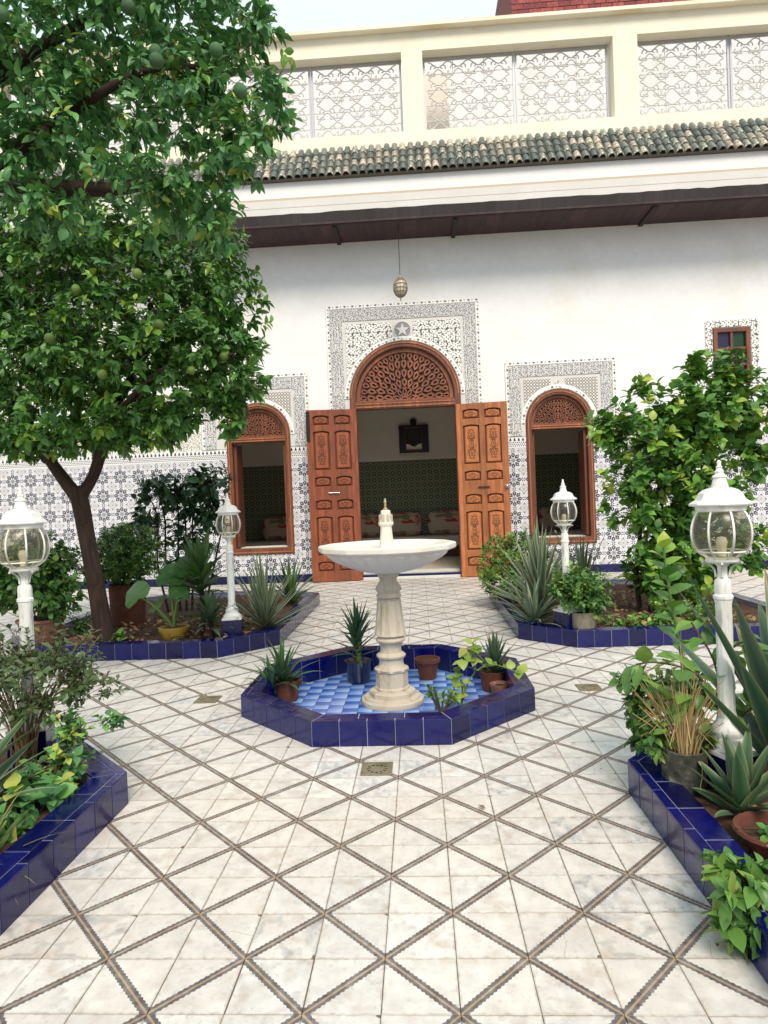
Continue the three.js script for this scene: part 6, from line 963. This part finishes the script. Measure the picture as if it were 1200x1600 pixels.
{ // climber with dark leaves in front of the lamp post
  const t = plant('climbing_shrub', 'dark leaved climber on bent stem in front of right lamp post', 'shrub', 1.3, -2.92, 0.1), R = rngOf(97), arcs = [[V(0.02, 0, 0), V(0.0, 0.3, 0.02), V(-0.03, 0.55, 0), V(-0.12, 0.72, 0)], [V(0, 0.3, 0), V(-0.12, 0.5, 0.04), V(-0.3, 0.56, 0.05), V(-0.38, 0.55, 0.04)], [V(-0.02, 0.5, 0), V(0.05, 0.62, 0.03), V(0.12, 0.64, 0.03)], [V(-0.02, 0.4, 0), V(-0.15, 0.42, 0.06), V(-0.28, 0.4, 0.08)], [V(0, 0.2, 0), V(0.1, 0.35, 0.05), V(0.2, 0.38, 0.06)]], L = [];
  part('stem', arcs.map((a) => limb(a, [0.006, 0.004], 5)), M.twig, t);
  for (const a of arcs) { const c = new THREE.CatmullRomCurve3(a); for (let k = 0; k < 12; k++) { const f = 0.2 + 0.8 * k / 11, p = c.getPoint(f), tg = c.getTangent(f); L.push({ m: leafM(p, tg.multiplyScalar(0.7).add(rndDir(R).multiplyScalar(0.8)).add(V(0, -0.15, 0)), V(0, 1, 0.2), 0.1 + R() * 0.06), len: 0.12, c: 1 + Math.floor(R() * 3), out: 1 }); } }
  addLeaves(t, L, LG.citrus, 'mid', 70);
}
{ // scalloped clay pot
  const t = plant('scalloped_pot', 'clay pot with scalloped rim and a small seedling, right edge', 'pot', 1.22, -2.36, 0.07);
  part('pot', revolve([[0, 0], [0.06, 0], [0.075, 0.02], [0.11, 0.085], [0.128, 0.098], [0.134, 0.108], [0.128, 0.118], [0.11, 0.112], [0.1, 0.085], [0, 0.08]], 72, (a, r, y) => y > 0.095 && r > 0.105 ? 1 + 0.035 * Math.abs(Math.sin(a * 14)) : 1, 0.7), M.terraDark, t); part('soil', revolve([[0, 0.097], [0.1, 0.088]], 18), M.soil, t);
  crown(t, { seed: 98, geo: 'round', pal: 'lemon', leaf: 0.035, leavesPer: 5, twig: 0.03, parts: 30, lift: 0.7, lobes: [[-0.03, 0.11, 0.02, 0.04, 0.02, 0.03, 6]] });
}
sprig('leafy_plant', 'bright green pointed leaf plant hanging over the right kerb', 'plant', 0.95, -2.02, 0.06, { seed: 99, geo: 'citrus', pal: 'mid', leaf: 0.07, leavesPer: 9, twig: 0.08, parts: 260, droop: 0.5, lift: 0.35, young: 0.3, lobes: [[-0.02, 0.15, 0, 0.13, 0.06, 0.12, 22], [0.12, 0.12, 0, 0.14, 0.09, 0.14, 18], [-0.06, 0.03, 0.04, 0.05, 0.08, 0.06, 7], [0.02, 0.06, 0.08, 0.08, 0.06, 0.06, 7]] });
// near left bed
{ const t = plant('twiggy_shrub', 'twiggy shrub with small olive leaves around left lamp post', 'shrub', -2.0, -3.1, 0.08), R = rngOf(101), st = [];
  for (let k = 0; k < 34; k++) { const a = R() * 6.28, o = 0.12 + R() * 0.34; st.push(limb([V(R() * 0.1 - 0.05, 0, R() * 0.1 - 0.05), V(Math.cos(a) * o * 0.3, 0.3 + R() * 0.1, Math.sin(a) * o * 0.3), V(Math.cos(a) * o, 0.52 + R() * 0.2, Math.sin(a) * o)], [0.007, 0.004, 0.002], 4)); }
  part('stem', st, std({ color: 0x6e5a3c, roughness: 0.9 }), t);
  crown(t, { seed: 102, geo: 'small', pal: 'olive', leaf: 0.042, leavesPer: 9, twig: 0.13, parts: 300, droop: 0.2, lift: 0.4, twigShare: 1, twigR: 0.0018, shell: 0.6, lobes: [[0.05, 0.62, 0, 0.42, 0.17, 0.36, 120], [0.3, 0.52, 0, 0.24, 0.16, 0.24, 50], [-0.2, 0.55, 0, 0.3, 0.2, 0.3, 60], [0.1, 0.42, 0, 0.3, 0.12, 0.25, 34]] });
}
sprig('mint_plant', 'fresh green low leafy plant inside corner of nearest left bed', 'plant', -1.72, -2.98, 0.09, { seed: 103, geo: 'round', pal: 'orange', leaf: 0.046, leavesPer: 8, twig: 0.11, parts: 260, lift: 0.6, droop: 0.2, young: 0.3, twigShare: 0.8, lobes: [[0, 0.16, 0, 0.13, 0.14, 0.13, 34], [0.03, 0.3, -0.02, 0.1, 0.09, 0.08, 18], [-0.12, 0.1, 0.1, 0.14, 0.1, 0.14, 26], [0.06, 0.06, 0.14, 0.12, 0.07, 0.12, 18], [0.2, 0.33, -0.05, 0.1, 0.03, 0.03, 7]] });
sprig('broad_leaf_plant', 'broad leaved ground plant along the nearest left kerb', 'plant', -1.78, -2.62, 0.09, { seed: 104, geo: 'broad', pal: 'orange', leaf: 0.075, leavesPer: 7, twig: 0.08, parts: 160, lift: 0.7, droop: 0.2, young: 0.25, lobes: [[0, 0.1, 0, 0.2, 0.08, 0.2, 22], [0.06, 0.08, -0.15, 0.12, 0.06, 0.1, 9], [-0.05, 0.08, 0.3, 0.16, 0.08, 0.2, 18], [0.1, 0.05, 0.1, 0.08, 0.05, 0.12, 9]] });
{ const t = plant('agave', 'dark agave with cream edged arching blades at left edge', 'agave', -2.0, -2.62, 0.1); rosette(t, { seed: 105, n: 24, L: 0.62, W: 0.04, tilt: [0.2, 1.35], curl: [0.1, 0.7], body: GR.deep, edge: [0.34, 0.38, 0.2], keel: 0.35, stem: 0.1, base: 0.8 }); }
{ const t = plant('grass_clump', 'thin yellowish grass blades in nearest left bed', 'grass', -1.68, -2.3, 0.09); rosette(t, { seed: 106, n: 40, L: 0.3, W: 0.006, tilt: [0.2, 1.4], curl: [0.3, 1.2], body: [[0.16, 0.18, 0.05], [0.08, 0.13, 0.04], [0.2, 0.18, 0.08]], keel: 0.2, stem: 0.02, name: 'blade' }); }
{ const m = solo('fallen_fruit', new THREE.SphereGeometry(0.028, 16, 12), phys({ color: lin(0.3, 0.3, 0.03), roughness: 0.45 }), 'small yellow green fruit among leaves of nearest left bed', 'fruit'); m.position.set(-1.86, 0.2, -2.96); }

renderer.render(scene, camera);
